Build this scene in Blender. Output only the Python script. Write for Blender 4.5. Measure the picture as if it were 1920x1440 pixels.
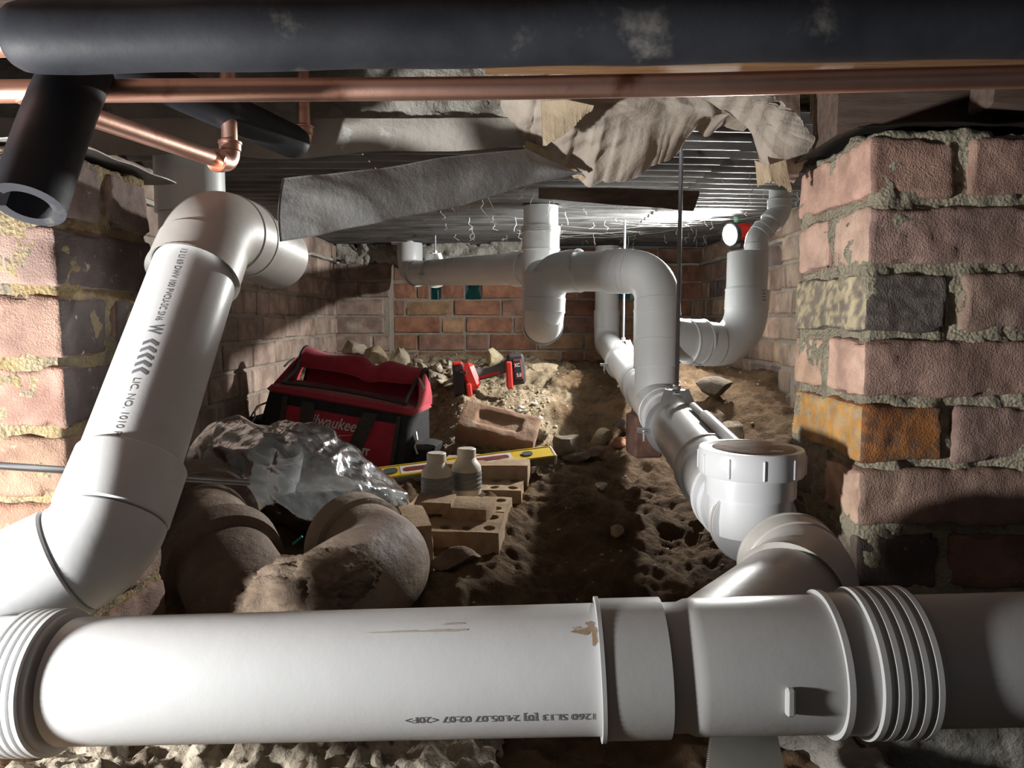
import bpy, bmesh, math, random
import numpy as np
from mathutils import Vector, Matrix

# ------------------------------------------------------------------ clear
for o in list(bpy.data.objects):
    bpy.data.objects.remove(o, do_unlink=True)
scene = bpy.context.scene
COL = scene.collection

# ------------------------------------------------------------------ camera
PITCH = math.radians(5.0)
FPX = 1400.0
CAM = np.array([0.0, 0.0, 0.60])
cam_data = bpy.data.cameras.new('camera')
cam_data.sensor_width = 36.0
cam_data.lens = FPX / 1920.0 * 36.0
cam_data.clip_start = 0.02
cam = bpy.data.objects.new('camera', cam_data)
COL.objects.link(cam)
cam.location = CAM.tolist()
cam.rotation_euler = (math.pi / 2 - PITCH, 0, 0)
scene.camera = cam

# ------------------------------------------------------------------ world, lamps, exposure
world = bpy.data.worlds.new('world')
scene.world = world
world.use_nodes = True
world.node_tree.nodes['Background'].inputs[0].default_value = (0.75, 0.85, 1.0, 1)
world.node_tree.nodes['Background'].inputs[1].default_value = 0.05

vs = scene.view_settings
vs.view_transform = 'Standard'
vs.look = 'None'
vs.gamma = 1.0
vs.use_curve_mapping = False
vs.exposure = 0.0


def lamp(name, loc, target, size, power, color=(1, 1, 1)):
    d = bpy.data.lights.new(name, 'AREA')
    d.shape = 'DISK'
    d.size = size
    d.energy = power
    d.color = color
    o = bpy.data.objects.new(name, d)
    COL.objects.link(o)
    o.location = loc
    v = Vector(target) - Vector(loc)
    o.rotation_euler = v.to_track_quat('-Z', 'Y').to_euler()
    return o


# hand held work lamp standing low on the left, beside the photographer
KEY_POS = (-0.95, 0.40, 0.362)
lamp('work_lamp_light', KEY_POS, (0.5, 1.25, 0.62), 0.08, 23.0, (1.0, 0.985, 0.965))
# daylight outside, behind the vent holes of the rear wall
lamp('daylight_light', (0.0, 5.2, 1.6), (0.0, 4.2, 0.7), 0.8, 12.0, (0.8, 0.92, 1.0))


def U(px, py, D):
    r = (px - 960.0) / FPX
    v = (720.0 - py) / FPX
    c, s = math.cos(PITCH), math.sin(PITCH)
    return np.array([D * r, D * (c + v * s), CAM[2] + D * (-s + v * c)])


# ------------------------------------------------------------------ noise
_rs = np.random.RandomState(7)
_perm = np.concatenate([_rs.permutation(256)] * 3)
_vals = _rs.rand(256) * 2 - 1


def vnoise(P):
    P = np.asarray(P, float)
    I = np.floor(P).astype(int)
    f = P - I
    f = f * f * f * (f * (f * 6 - 15) + 10)
    I &= 255
    x, y, z = I[:, 0], I[:, 1], I[:, 2]
    out = 0.0
    for dx in (0, 1):
        wx = f[:, 0] if dx else 1 - f[:, 0]
        for dy in (0, 1):
            wy = f[:, 1] if dy else 1 - f[:, 1]
            for dz in (0, 1):
                wz = f[:, 2] if dz else 1 - f[:, 2]
                h = _vals[_perm[_perm[_perm[(x + dx) & 255] + ((y + dy) & 255)] + ((z + dz) & 255)]]
                out = out + wx * wy * wz * h
    return out


def fbm(P, octv=4, gain=0.5):
    P = np.asarray(P, float)
    a, s = 1.0, 0.0
    for i in range(octv):
        s = s + a * vnoise(P * (2.03 ** i) + 17.3 * i)
        a *= gain
    return s


def sm(a, b, x):
    t = np.clip((x - a) / (b - a), 0, 1)
    return t * t * (3 - 2 * t)


# ------------------------------------------------------------------ objects
LOC = {}


def empty(name, loc, label=None, cat=None, group=None):
    o = bpy.data.objects.new(name, None)
    COL.objects.link(o)
    o.empty_display_size = 0.02
    loc = np.asarray(loc, float)
    o.location = loc.tolist()
    LOC[o.name] = loc
    tag(o, label, cat, group)
    return o


def tag(o, label=None, cat=None, group=None, kind=None):
    if label:
        o['label'] = label
    if cat:
        o['category'] = cat
    if group:
        o['group'] = group
    if kind:
        o['kind'] = kind
    return o


def mesh(name, V, F, mat, parent=None, smooth=True, angle=35, label=None):
    """V in world coordinates; linked as ONE mesh object whose origin is its thing's base."""
    V = np.asarray(V, float)
    if parent is not None:
        base = LOC[parent.name]
    else:
        base = np.array([V[:, 0].mean(), V[:, 1].mean(), V[:, 2].min()])
    me = bpy.data.meshes.new(name)
    me.from_pydata((V - base).tolist(), [], [list(map(int, f)) for f in F])
    me.update()
    if mat is not None:
        me.materials.append(mat)
    if smooth:
        me.polygons.foreach_set('use_smooth', [True] * len(me.polygons))
        if angle < 180:
            me.set_sharp_from_angle(angle=math.radians(angle))
    o = bpy.data.objects.new(name, me)
    COL.objects.link(o)
    if parent is not None:
        o.parent = parent
        if parent.type == 'EMPTY' or parent.name not in MESHROOT:
            o.location = (0, 0, 0)
        LOC[o.name] = base
    else:
        o.location = base.tolist()
        LOC[o.name] = base
    if label:
        o['label'] = label
    return o


MESHROOT = set()


def join(*parts):
    Vs, Fs, n = [], [], 0
    for V, F in parts:
        V = np.asarray(V, float)
        Vs.append(V)
        Fs += [[i + n for i in f] for f in F]
        n += len(V)
    return np.concatenate(Vs), Fs


# ------------------------------------------------------------------ shape makers
def frames(pts):
    pts = np.asarray(pts, float)
    n = len(pts)
    T = np.zeros_like(pts)
    T[1:-1] = pts[2:] - pts[:-2]
    T[0] = pts[1] - pts[0]
    T[-1] = pts[-1] - pts[-2]
    ln = np.linalg.norm(T, axis=1)
    for i in range(n):
        if ln[i] < 1e-9:
            T[i] = T[i - 1] if i else T[1]
    T /= np.maximum(np.linalg.norm(T, axis=1), 1e-12)[:, None]
    up = np.array([0, 0, 1.0]) if abs(T[0][2]) < 0.9 else np.array([0, 1.0, 0])
    N = np.zeros_like(pts)
    B = np.zeros_like(pts)
    u = up - T[0] * up.dot(T[0])
    u /= np.linalg.norm(u)
    for i in range(n):
        u = u - T[i] * u.dot(T[i])
        u /= np.linalg.norm(u)
        N[i] = u
        B[i] = np.cross(T[i], u)
    return T, N, B


def sweep(pts, radii, seg=40, cap=True):
    pts = np.asarray(pts, float)
    if np.isscalar(radii):
        radii = [radii] * len(pts)
    T, N, B = frames(pts)
    a = np.arange(seg) * 2 * math.pi / seg
    V = []
    for i in range(len(pts)):
        V.append(pts[i] + radii[i] * (np.cos(a)[:, None] * N[i] + np.sin(a)[:, None] * B[i]))
    V = np.concatenate(V)
    F = []
    for i in range(len(pts) - 1):
        for j in range(seg):
            k = (j + 1) % seg
            F.append([i * seg + j, i * seg + k, (i + 1) * seg + k, (i + 1) * seg + j])
    if cap:
        F.append(list(range(seg))[::-1])
        F.append([(len(pts) - 1) * seg + j for j in range(seg)])
    return V, F


def sweep_profile(pts, prof, scale=None, closed=True, up=None):
    """prof: closed list of (a,b) offsets along N,B."""
    pts = np.asarray(pts, float)
    T, N, B = frames(pts)
    if up is not None:
        up = np.asarray(up, float)
        for i in range(len(pts)):
            n = up - T[i] * up.dot(T[i])
            n /= np.linalg.norm(n)
            N[i] = n
            B[i] = np.cross(T[i], n)
    prof = np.asarray(prof, float)
    m = len(prof)
    V = []
    for i in range(len(pts)):
        s = 1 if scale is None else scale[i]
        V.append(pts[i] + s * (prof[:, :1] * N[i] + prof[:, 1:] * B[i]))
    V = np.concatenate(V)
    F = []
    for i in range(len(pts) - 1):
        for j in range(m if closed else m - 1):
            k = (j + 1) % m
            F.append([i * m + j, i * m + k, (i + 1) * m + k, (i + 1) * m + j])
    if closed:
        F.append(list(range(m))[::-1])
        F.append([(len(pts) - 1) * m + j for j in range(m)])
    return V, F


def axial(p, d, prof, seg=48, cap=True):
    """lathe about the axis p + t*d ; prof = [(t, r), ...]"""
    p = np.asarray(p, float)
    d = np.asarray(d, float)
    d = d / np.linalg.norm(d)
    up = np.array([0, 0, 1.0]) if abs(d[2]) < 0.9 else np.array([0, 1.0, 0])
    n = up - d * up.dot(d)
    n /= np.linalg.norm(n)
    b = np.cross(d, n)
    a = np.arange(seg) * 2 * math.pi / seg
    V = np.concatenate([p + d * t + r * (np.cos(a)[:, None] * n + np.sin(a)[:, None] * b) for t, r in prof])
    F = []
    for i in range(len(prof) - 1):
        for j in range(seg):
            k = (j + 1) % seg
            F.append([i * seg + j, i * seg + k, (i + 1) * seg + k, (i + 1) * seg + j])
    if cap:
        F.append(list(range(seg))[::-1])
        F.append([(len(prof) - 1) * seg + j for j in range(seg)])
    return V, F


def rotm(rx=0, ry=0, rz=0):
    return np.array((Matrix.Rotation(rz, 3, 'Z') @ Matrix.Rotation(ry, 3, 'Y') @ Matrix.Rotation(rx, 3, 'X')))


def cbox(c, s, bev=0.003, R=None):
    """chamfered box, 24 vertices, 44 triangles"""
    hx, hy, hz = s[0] / 2, s[1] / 2, s[2] / 2
    b = min(bev, hx * .9, hy * .9, hz * .9)
    V, idx = [], {}
    for sx in (-1, 1):
        for sy in (-1, 1):
            for sz in (-1, 1):
                for ax in range(3):
                    h = [hx - b, hy - b, hz - b]
                    h[ax] = (hx, hy, hz)[ax]
                    idx[(sx, sy, sz, ax)] = len(V)
                    V.append([sx * h[0], sy * h[1], sz * h[2]])
    F = []
    for ax in range(3):
        o1, o2 = [a for a in range(3) if a != ax]
        for s_ in (-1, 1):
            q = []
            for a_, b_ in ((-1, -1), (1, -1), (1, 1), (-1, 1)):
                k = [0, 0, 0]
                k[ax], k[o1], k[o2] = s_, a_, b_
                q.append(idx[(k[0], k[1], k[2], ax)])
            F.append(q)
    for ax in range(3):
        o1, o2 = [a for a in range(3) if a != ax]
        for a_ in (-1, 1):
            for b_ in (-1, 1):
                k0, k1 = [0] * 3, [0] * 3
                k0[ax], k1[ax] = -1, 1
                k0[o1] = k1[o1] = a_
                k0[o2] = k1[o2] = b_
                F.append([idx[(*k0, o1)], idx[(*k1, o1)], idx[(*k1, o2)], idx[(*k0, o2)]])
    for sx in (-1, 1):
        for sy in (-1, 1):
            for sz in (-1, 1):
                F.append([idx[(sx, sy, sz, 0)], idx[(sx, sy, sz, 1)], idx[(sx, sy, sz, 2)]])
    V = np.array(V, float)
    Fo = []
    for f in F:
        p = V[f]
        n = np.cross(p[1] - p[0], p[2] - p[0])
        Fo.append(f if n.dot(p.mean(0)) > 0 else f[::-1])
    if R is not None:
        V = V @ np.asarray(R).T
    return V + np.asarray(c, float), Fo


def gridbox(s, cell, r):
    """finely divided rounded box centred on 0; returns V, F, face axis ids, unrounded points"""
    n = [max(1, int(round(s[i] / cell))) for i in range(3)]
    idx, V, F, A = {}, [], [], []

    def vid(i, j, k):
        key = (i, j, k)
        if key not in idx:
            idx[key] = len(V)
            V.append([(i / n[0] - .5) * s[0], (j / n[1] - .5) * s[1], (k / n[2] - .5) * s[2]])
        return idx[key]
    for ax in range(3):
        o1, o2 = [(1, 2), (2, 0), (0, 1)][ax]
        for side in (0, n[ax]):
            for a in range(n[o1]):
                for b in range(n[o2]):
                    q = []
                    for da, db in ((0, 0), (1, 0), (1, 1), (0, 1)):
                        k = [0, 0, 0]
                        k[ax], k[o1], k[o2] = side, a + da, b + db
                        q.append(vid(*k))
                    F.append(q if side else q[::-1])
                    A.append(ax * 2 + (1 if side else 0))
    V = np.array(V, float)
    h = np.array(s) / 2
    q = np.clip(V, -h + r, h - r)
    d = V - q
    l = np.linalg.norm(d, axis=1)
    Nn = d / np.maximum(l, 1e-9)[:, None]
    P = q + Nn * r
    return P, F, A, Nn


def rock(c, size, seed, sub=2, rough=.22, flat=0.0, R=None):
    bm = bmesh.new()
    bmesh.ops.create_icosphere(bm, subdivisions=sub, radius=1.0)
    V = np.array([v.co[:] for v in bm.verts])
    F = [[v.index for v in f.verts] for f in bm.faces]
    bm.free()
    rs = np.random.RandomState(seed)
    # cut with random planes for facets
    for k in range(9):
        n = rs.randn(3)
        n /= np.linalg.norm(n)
        lim = rs.uniform(.45, .8)
        d = V @ n
        V = V - np.where(d > lim, d - lim, 0)[:, None] * n
    V = V * (1 + rough * fbm(V * 1.9 + seed * 3.1, 3)[:, None] * .5)
    V = V * np.asarray(size) / 2
    if R is not None:
        V = V @ np.asarray(R).T
    return V + np.asarray(c, float), F


def fillet(points, rb, n=14):
    pts = [np.asarray(p, float) for p in points]
    segs, cur = [], pts[0]
    for i in range(1, len(pts) - 1):
        a = pts[i - 1] - pts[i]
        b = pts[i + 1] - pts[i]
        a /= np.linalg.norm(a)
        b /= np.linalg.norm(b)
        ang = math.acos(max(-1, min(1, a.dot(b))))
        r = rb[i - 1] if isinstance(rb, (list, tuple)) else rb
        t = r / math.tan(ang / 2)
        p0, p1 = pts[i] + a * t, pts[i] + b * t
        bis = a + b
        bis /= np.linalg.norm(bis)
        c = pts[i] + bis * (r / math.sin(ang / 2))
        u, w = p0 - c, p1 - c
        tot = math.acos(max(-1, min(1, u.dot(w) / (np.linalg.norm(u) * np.linalg.norm(w)))))
        arc = []
        for k in range(n + 1):
            f = k / n
            arc.append(c + (u * math.sin((1 - f) * tot) + w * math.sin(f * tot)) / math.sin(tot))
        segs.append(('line', np.array([cur, p0])))
        segs.append(('arc', np.array(arc)))
        cur = p1
    segs.append(('line', np.array([cur, pts[-1]])))
    return segs


def unit(v):
    v = np.asarray(v, float)
    return v / np.linalg.norm(v)


def bend_shape(arc, R, sock=.04, bulge=.0025, lip=True):
    d0 = unit(arc[0] - arc[1])
    d1 = unit(arc[-1] - arc[-2])
    Rs, Rb = R + .0042, R + bulge
    pts, rad = [], []
    if lip:
        pts += [arc[0] + d0 * sock, arc[0] + d0 * sock, arc[0] + d0 * (sock - .003), arc[0] + d0 * (sock - .0035)]
        rad += [R - .001, Rs + .0012, Rs + .0012, Rs]
    pts += [arc[0] + d0 * .002, arc[0] + d0 * .0005]
    rad += [Rs, Rb]
    pts += list(arc)
    rad += [Rb] * len(arc)
    pts += [arc[-1] + d1 * .0005, arc[-1] + d1 * .002]
    rad += [Rb, Rs]
    if lip:
        pts += [arc[-1] + d1 * (sock - .0035), arc[-1] + d1 * (sock - .003), arc[-1] + d1 * sock, arc[-1] + d1 * sock]
        rad += [Rs, Rs + .0012, Rs + .0012, R - .001]
    # tiny offsets so that frames stay stable
    pts = np.array(pts)
    T0 = np.linspace(0, 1e-6, len(pts))[:, None] * (d1 - d0)
    return sweep(pts + T0, rad, 48)


def pipe_run(root, points, rb, R, mat, sock=.04, pipe='pipe', bend='bend', lip=True):
    segs = fillet(points, rb)
    out = []
    for k, p in segs:
        if k == 'line':
            if np.linalg.norm(p[1] - p[0]) > .004:
                out.append(mesh(pipe, *sweep(p, R, 48), mat, root))
        else:
            out.append(mesh(bend, *bend_shape(p, R, sock, lip=lip), mat, root))
    return out


def socket(root, p, d, length, R, mat, name='socket', rings=0, lip=.0, wall=.0045):
    """coupling sleeve centred on p, with optional ring grooves"""
    h = length / 2
    prof = [(-h, R - .001), (-h, R + wall + lip), (-h + .004, R + wall + lip), (-h + .005, R + wall)]
    if rings:
        t = h - .004 - rings * .0055
        prof.append((t, R + wall))
        for k in range(rings):
            prof += [(t, R + wall + .003), (t + .0033, R + wall + .003), (t + .0034, R + wall - .0005), (t + .0054, R + wall - .0005)]
            t += .0055
    prof += [(h - .005, R + wall), (h - .004, R + wall + lip), (h, R + wall + lip), (h, R - .001)]
    return mesh(name, *axial(p, d, prof, 56), mat, root)


# ------------------------------------------------------------------ materials
def material(name, c1, c2=None, scale=8, rough=.6, metal=0, bump=0, bscale=60, detail=6, c3=None, c3scale=30,
             c3lo=.58, c3hi=.68, objcol=False, attr=None, spec=.5, rough2=None, bdist=.01, voro=0, vscale=40, stretch=None,
             var=.25, sheen=0):
    m = bpy.data.materials.new(name)
    m.use_nodes = True
    nt = m.node_tree
    N, L = nt.nodes, nt.links
    bs = N['Principled BSDF']
    bs.inputs['Roughness'].default_value = rough
    bs.inputs['Metallic'].default_value = metal
    bs.inputs['Specular IOR Level'].default_value = spec
    if sheen:
        bs.inputs['Sheen Weight'].default_value = sheen
    tc = N.new('ShaderNodeTexCoord')
    src = tc.outputs['Object']
    if objcol:
        oi = N.new('ShaderNodeObjectInfo')
        ad = N.new('ShaderNodeVectorMath')
        ad.operation = 'ADD'
        mu = N.new('ShaderNodeVectorMath')
        mu.operation = 'SCALE'
        mu.inputs[0].default_value = (13.1, 7.7, 9.3)
        L.new(oi.outputs['Random'], mu.inputs['Scale'])
        L.new(src, ad.inputs[0])
        L.new(mu.outputs[0], ad.inputs[1])
        src = ad.outputs[0]
    if stretch:
        mp = N.new('ShaderNodeMapping')
        mp.inputs['Scale'].default_value = stretch
        L.new(src, mp.inputs['Vector'])
        src = mp.outputs[0]

    def noise(sc, det=detail, ro=.6):
        n = N.new('ShaderNodeTexNoise')
        n.inputs['Scale'].default_value = sc
        n.inputs['Detail'].default_value = det
        n.inputs['Roughness'].default_value = ro
        L.new(src, n.inputs['Vector'])
        return n.outputs['Fac']

    def ramp(sock, lo, hi):
        r = N.new('ShaderNodeMapRange')
        r.inputs['From Min'].default_value = lo
        r.inputs['From Max'].default_value = hi
        r.interpolation_type = 'SMOOTHSTEP'
        L.new(sock, r.inputs['Value'])
        return r.outputs['Result']

    def mix(fac, a, b, mode='MIX'):
        x = N.new('ShaderNodeMix')
        x.data_type = 'RGBA'
        x.blend_type = mode
        if isinstance(fac, float):
            x.inputs[0].default_value = fac
        else:
            L.new(fac, x.inputs[0])
        for i, v in ((6, a), (7, b)):
            if isinstance(v, tuple):
                x.inputs[i].default_value = (*v[:3], 1)
            else:
                L.new(v, x.inputs[i])
        return x.outputs[2]
    if objcol or attr:
        if objcol:
            base = oi.outputs['Color']
        else:
            at = N.new('ShaderNodeAttribute')
            at.attribute_name = attr
            base = at.outputs['Color']
        dark = mix(1.0, base, (1 - var * 1.7, 1 - var * 1.8, 1 - var * 1.8), 'MULTIPLY')
        lite = mix(1.0, base, (1 + var, 1 + var, 1 + var), 'MULTIPLY')
        col = mix(ramp(noise(scale), .32, .68), dark, lite)
    else:
        col = mix(ramp(noise(scale), .3, .7), tuple(c1), tuple(c2 or c1))
    if c3 is not None:
        col = mix(ramp(noise(c3scale), c3lo, c3hi), col, tuple(c3))
    L.new(col, bs.inputs['Base Color'])
    if rough2 is not None:
        r = N.new('ShaderNodeMapRange')
        r.inputs['From Min'].default_value = .35
        r.inputs['From Max'].default_value = .65
        r.inputs['To Min'].default_value = rough
        r.inputs['To Max'].default_value = rough2
        L.new(noise(scale * 1.7), r.inputs['Value'])
        L.new(r.outputs[0], bs.inputs['Roughness'])
    if bump:
        b = N.new('ShaderNodeBump')
        b.inputs['Strength'].default_value = bump
        b.inputs['Distance'].default_value = bdist
        h = noise(bscale, 8, .65)
        if voro:
            v = N.new('ShaderNodeTexVoronoi')
            v.inputs['Scale'].default_value = vscale
            L.new(src, v.inputs['Vector'])
            ma = N.new('ShaderNodeMath')
            ma.operation = 'MULTIPLY_ADD'
            L.new(v.outputs['Distance'], ma.inputs[0])
            ma.inputs[1].default_value = voro
            L.new(h, ma.inputs[2])
            h = ma.outputs[0]
        L.new(h, b.inputs['Height'])
        L.new(b.outputs[0], bs.inputs['Normal'])
    return m


PVC = material('pvc_grey', (.64, .655, .66), (.70, .715, .72), 5, .34, rough2=.42, bump=.03, bscale=30,
               c3=(.42, .36, .29), c3scale=5, c3lo=.60, c3hi=.82, detail=8)
PVCF_SHADE = material('pvc_fitting_shade', (.40, .405, .40), (.46, .465, .46), 6, .36, bump=.03, bscale=40, c3=(.33, .28, .22), c3scale=7, c3lo=.6, c3hi=.82)  # grey of the fittings, also painting shade on the drain's right end
PVCD = material('pvc_dusty', (.50, .485, .45), (.62, .60, .57), 7, .38, rough2=.5, bump=.05, bscale=50,
                c3=(.30, .23, .17), c3scale=9, c3lo=.6, c3hi=.8, detail=8)
PVCW = material('pvc_white', (.70, .72, .74), (.74, .76, .78), 6, .3, bump=.02, bscale=30)
COPPER = material('copper', (.70, .41, .32), (.78, .50, .41), 9, .42, 1.0, bump=.05, bscale=80,
                  c3=(.30, .12, .07), c3scale=14, c3lo=.55, c3hi=.75, rough2=.45)
FOAM = material('black_foam', (.016, .018, .023), (.034, .037, .046), 9, .5, bump=.10, bscale=60, bdist=.003, spec=.3,
                c3=(.22, .21, .19), c3scale=13, c3lo=.60, c3hi=.78, rough2=.7)
BRICKF = material('brick_wall', (0, 0, 0), None, 14, .9, objcol=True, bump=.5, bscale=60, bdist=.008,
                  c3=(.40, .36, .30), c3scale=9, c3lo=.60, c3hi=.80, var=.22)
BRICKN = material('brick_pier', (0, 0, 0), None, 22, .92, attr='Col', bump=.55, bscale=230, bdist=.004,
                  c3=(.55, .47, .37), c3scale=60, c3lo=.62, c3hi=.78, var=.16, voro=.5, vscale=420)
MORTN = material('mortar_pier', (.40, .36, .26), (.55, .50, .37), 24, .95, bump=.9, bscale=160, bdist=.01, voro=.6, vscale=200,
                 c3=(.22, .19, .14), c3scale=50, c3lo=.58, c3hi=.72)
MORTY = material('mortar_yellow', (.34, .245, .115), (.37, .31, .20), 12, .95, bump=.9, bscale=150, bdist=.01, voro=.5, vscale=180,
                 c3=(.24, .205, .16), c3scale=26, c3lo=.52, c3hi=.66)
MORTF = material('mortar_wall', (.27, .24, .20), (.36, .31, .26), 18, .95, bump=.8, bscale=90, bdist=.01)
CONC = material('concrete', (.38, .36, .32), (.52, .50, .45), 9, .95, bump=.9, bscale=55, bdist=.02, c3=(.18, .15, .12), c3scale=16,
                c3lo=.6, c3hi=.72, voro=.3, vscale=60)
CONCS = material('concrete_smooth', (.30, .285, .25), (.42, .40, .36), 7, .9, bump=.5, bscale=90, bdist=.006,
                 c3=(.55, .55, .53), c3scale=18, c3lo=.62, c3hi=.68)
GALV = material('weathered_sheet', (.25, .25, .25), (.37, .365, .35), 12, .55, .35, bump=.35, bscale=110, bdist=.004,
                c3=(.36, .28, .19), c3scale=6, c3lo=.52, c3hi=.78, rough2=.75)
CORR = material('corrugated_iron', (.10, .10, .10), (.22, .22, .22), 6, .55, .45, bump=.25, bscale=160, bdist=.003,
                c3=(.45, .44, .40), c3scale=70, c3lo=.68, c3hi=.76, rough2=.62, stretch=(1, 3, 3))
TIMBER = material('timber', (.26, .13, .055), (.40, .22, .10), 10, .8, bump=.5, bscale=60, bdist=.004, stretch=(1, 14, 14),
                  c3=(.12, .06, .03), c3scale=12, c3lo=.55, c3hi=.75)
TIMBERD = material('timber_dark', (.10, .065, .05), (.17, .12, .095), 8, .85, bump=.4, bscale=50, bdist=.004, stretch=(1, 10, 10))
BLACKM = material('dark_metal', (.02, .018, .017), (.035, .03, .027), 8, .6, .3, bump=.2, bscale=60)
PAPER = material('torn_paper', (.44, .34, .22), (.58, .47, .335), 9, .9, bump=.55, bscale=70, bdist=.006,
                 c3=(.25, .17, .10), c3scale=7, c3lo=.56, c3hi=.8)
PAPERG = material('torn_paper_grey', (.40, .34, .28), (.52, .46, .40), 8, .9, bump=.55, bscale=70, bdist=.006,
                  c3=(.42, .20, .17), c3scale=9, c3lo=.62, c3hi=.8)
CLAY = material('earthenware', (.13, .085, .065), (.24, .175, .135), 7, .5, bump=.6, bscale=35, bdist=.012, rough2=.9,
                c3=(.33, .265, .20), c3scale=6, c3lo=.44, c3hi=.66)
SOILC = material('caked_soil', (.16, .115, .08), (.27, .205, .15), 16, .95, bump=.9, bscale=70, bdist=.008)
STEEL = material('zinc_steel', (.55, .56, .57), (.65, .66, .67), 20, .38, .45, bump=.05)
RODM = material('threaded_steel', (.27, .29, .32), (.34, .36, .39), 30, .5, .2, bump=.1)
RED = material('red_canvas', (.34, .012, .03), (.42, .018, .042), 30, .75, bump=.3, bscale=400, bdist=.002, sheen=.2)
REDD = material('red_lining', (.30, .01, .025), (.33, .012, .03), 30, .8, bump=.3, bscale=400, bdist=.002)
BLK = material('black_canvas', (.012, .012, .013), (.022, .021, .021), 40, .8, bump=.4, bscale=400, bdist=.002)
WEB = material('webbing', (.04, .038, .036), (.055, .052, .048), 50, .8, bump=.5, bscale=500, bdist=.002)
REDP = material('red_plastic', (.55, .025, .02), (.62, .04, .03), 30, .4)
BLKP = material('black_plastic', (.02, .021, .023), (.035, .036, .038), 30, .45)
GRYP = material('grey_plastic', (.06, .065, .07), (.09, .095, .10), 30, .5)
YEL = material('yellow_enamel', (.60, .40, .02), (.66, .47, .05), 12, .45, c3=(.25, .18, .06), c3scale=18, c3lo=.6, c3hi=.75)
ALU = material('dusty_aluminium', (.20, .17, .12), (.30, .26, .20), 14, .6, .4, c3=(.13, .1, .07), c3scale=22)
DRED = material('dark_red', (.13, .01, .012), (.2, .02, .02), 25, .6)
WHT = material('white_print', (.75, .72, .70), None, 20, .6)
INK = material('grey_ink', (.14, .15, .17), (.2, .21, .23), 60, .6)
INKL = material('pale_ink', (.55, .55, .55), (.62, .62, .62), 60, .6)
CREAM = material('cream_plastic', (.58, .52, .42), (.70, .65, .55), 20, .5, c3=(.25, .18, .12), c3scale=30, c3lo=.62, c3hi=.75)
LABELM = material('grey_wrap', (.16, .16, .165), (.26, .255, .25), 30, .35, bump=.3, bscale=60, bdist=.003, stretch=(1, 1, 6))
PBRICK = material('perforated_brick', (.30, .20, .12), (.42, .30, .19), 14, .95, bump=.7, bscale=110, bdist=.004,
                  c3=(.20, .12, .07), c3scale=12, c3lo=.55, c3hi=.75)
STONE = material('stone', (0, 0, 0), None, 14, .95, objcol=True, bump=.8, bscale=50, bdist=.008, var=.25)
LEAF = material('leaf', (.02, .16, .14), (.05, .28, .25), 8, .5)
TEAL = material('teal_plastic', (.0, .30, .27), None, 8, .5)
WEBM = material('spider_silk', (.7, .7, .66), None, 8, .6)


def dirt_material():
    m = bpy.data.materials.new('dirt')
    m.use_nodes = True
    nt = m.node_tree
    N, L = nt.nodes, nt.links
    bs = N['Principled BSDF']
    bs.inputs['Roughness'].default_value = .97
    bs.inputs['Specular IOR Level'].default_value = .2
    tc = N.new('ShaderNodeTexCoord')
    at = N.new('ShaderNodeAttribute')
    at.attribute_name = 'Dry'

    def noise(sc, d=8):
        n = N.new('ShaderNodeTexNoise')
        n.inputs['Scale'].default_value = sc
        n.inputs['Detail'].default_value = d
        n.inputs['Roughness'].default_value = .65
        L.new(tc.outputs['Object'], n.inputs['Vector'])
        return n.outputs['Fac']

    def ramp(s, lo, hi):
        r = N.new('ShaderNodeMapRange')
        r.inputs['From Min'].default_value = lo
        r.inputs['From Max'].default_value = hi
        L.new(s, r.inputs['Value'])
        return r.outputs['Result']

    def mix(f, a, b):
        x = N.new('ShaderNodeMix')
        x.data_type = 'RGBA'
        L.new(f, x.inputs[0])
        for i, v in ((6, a), (7, b)):
            if isinstance(v, tuple):
                x.inputs[i].default_value = (*v, 1)
            else:
                L.new(v, x.inputs[i])
        return x.outputs[2]
    damp = mix(ramp(noise(11), .35, .65), (.075, .045, .025), (.165, .108, .062))
    dry = mix(ramp(noise(45), .35, .65), (.18, .13, .08), (.37, .30, .205))
    c = mix(at.outputs['Fac'], damp, dry)
    c = mix(ramp(noise(120, 4), .66, .74), c, (.36, .30, .22))
    L.new(c, bs.inputs['Base Color'])
    b = N.new('ShaderNodeBump')
    b.inputs['Strength'].default_value = .9
    b.inputs['Distance'].default_value = .012
    L.new(noise(70, 10), b.inputs['Height'])
    L.new(b.outputs[0], bs.inputs['Normal'])
    return m


DIRT = dirt_material()


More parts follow.
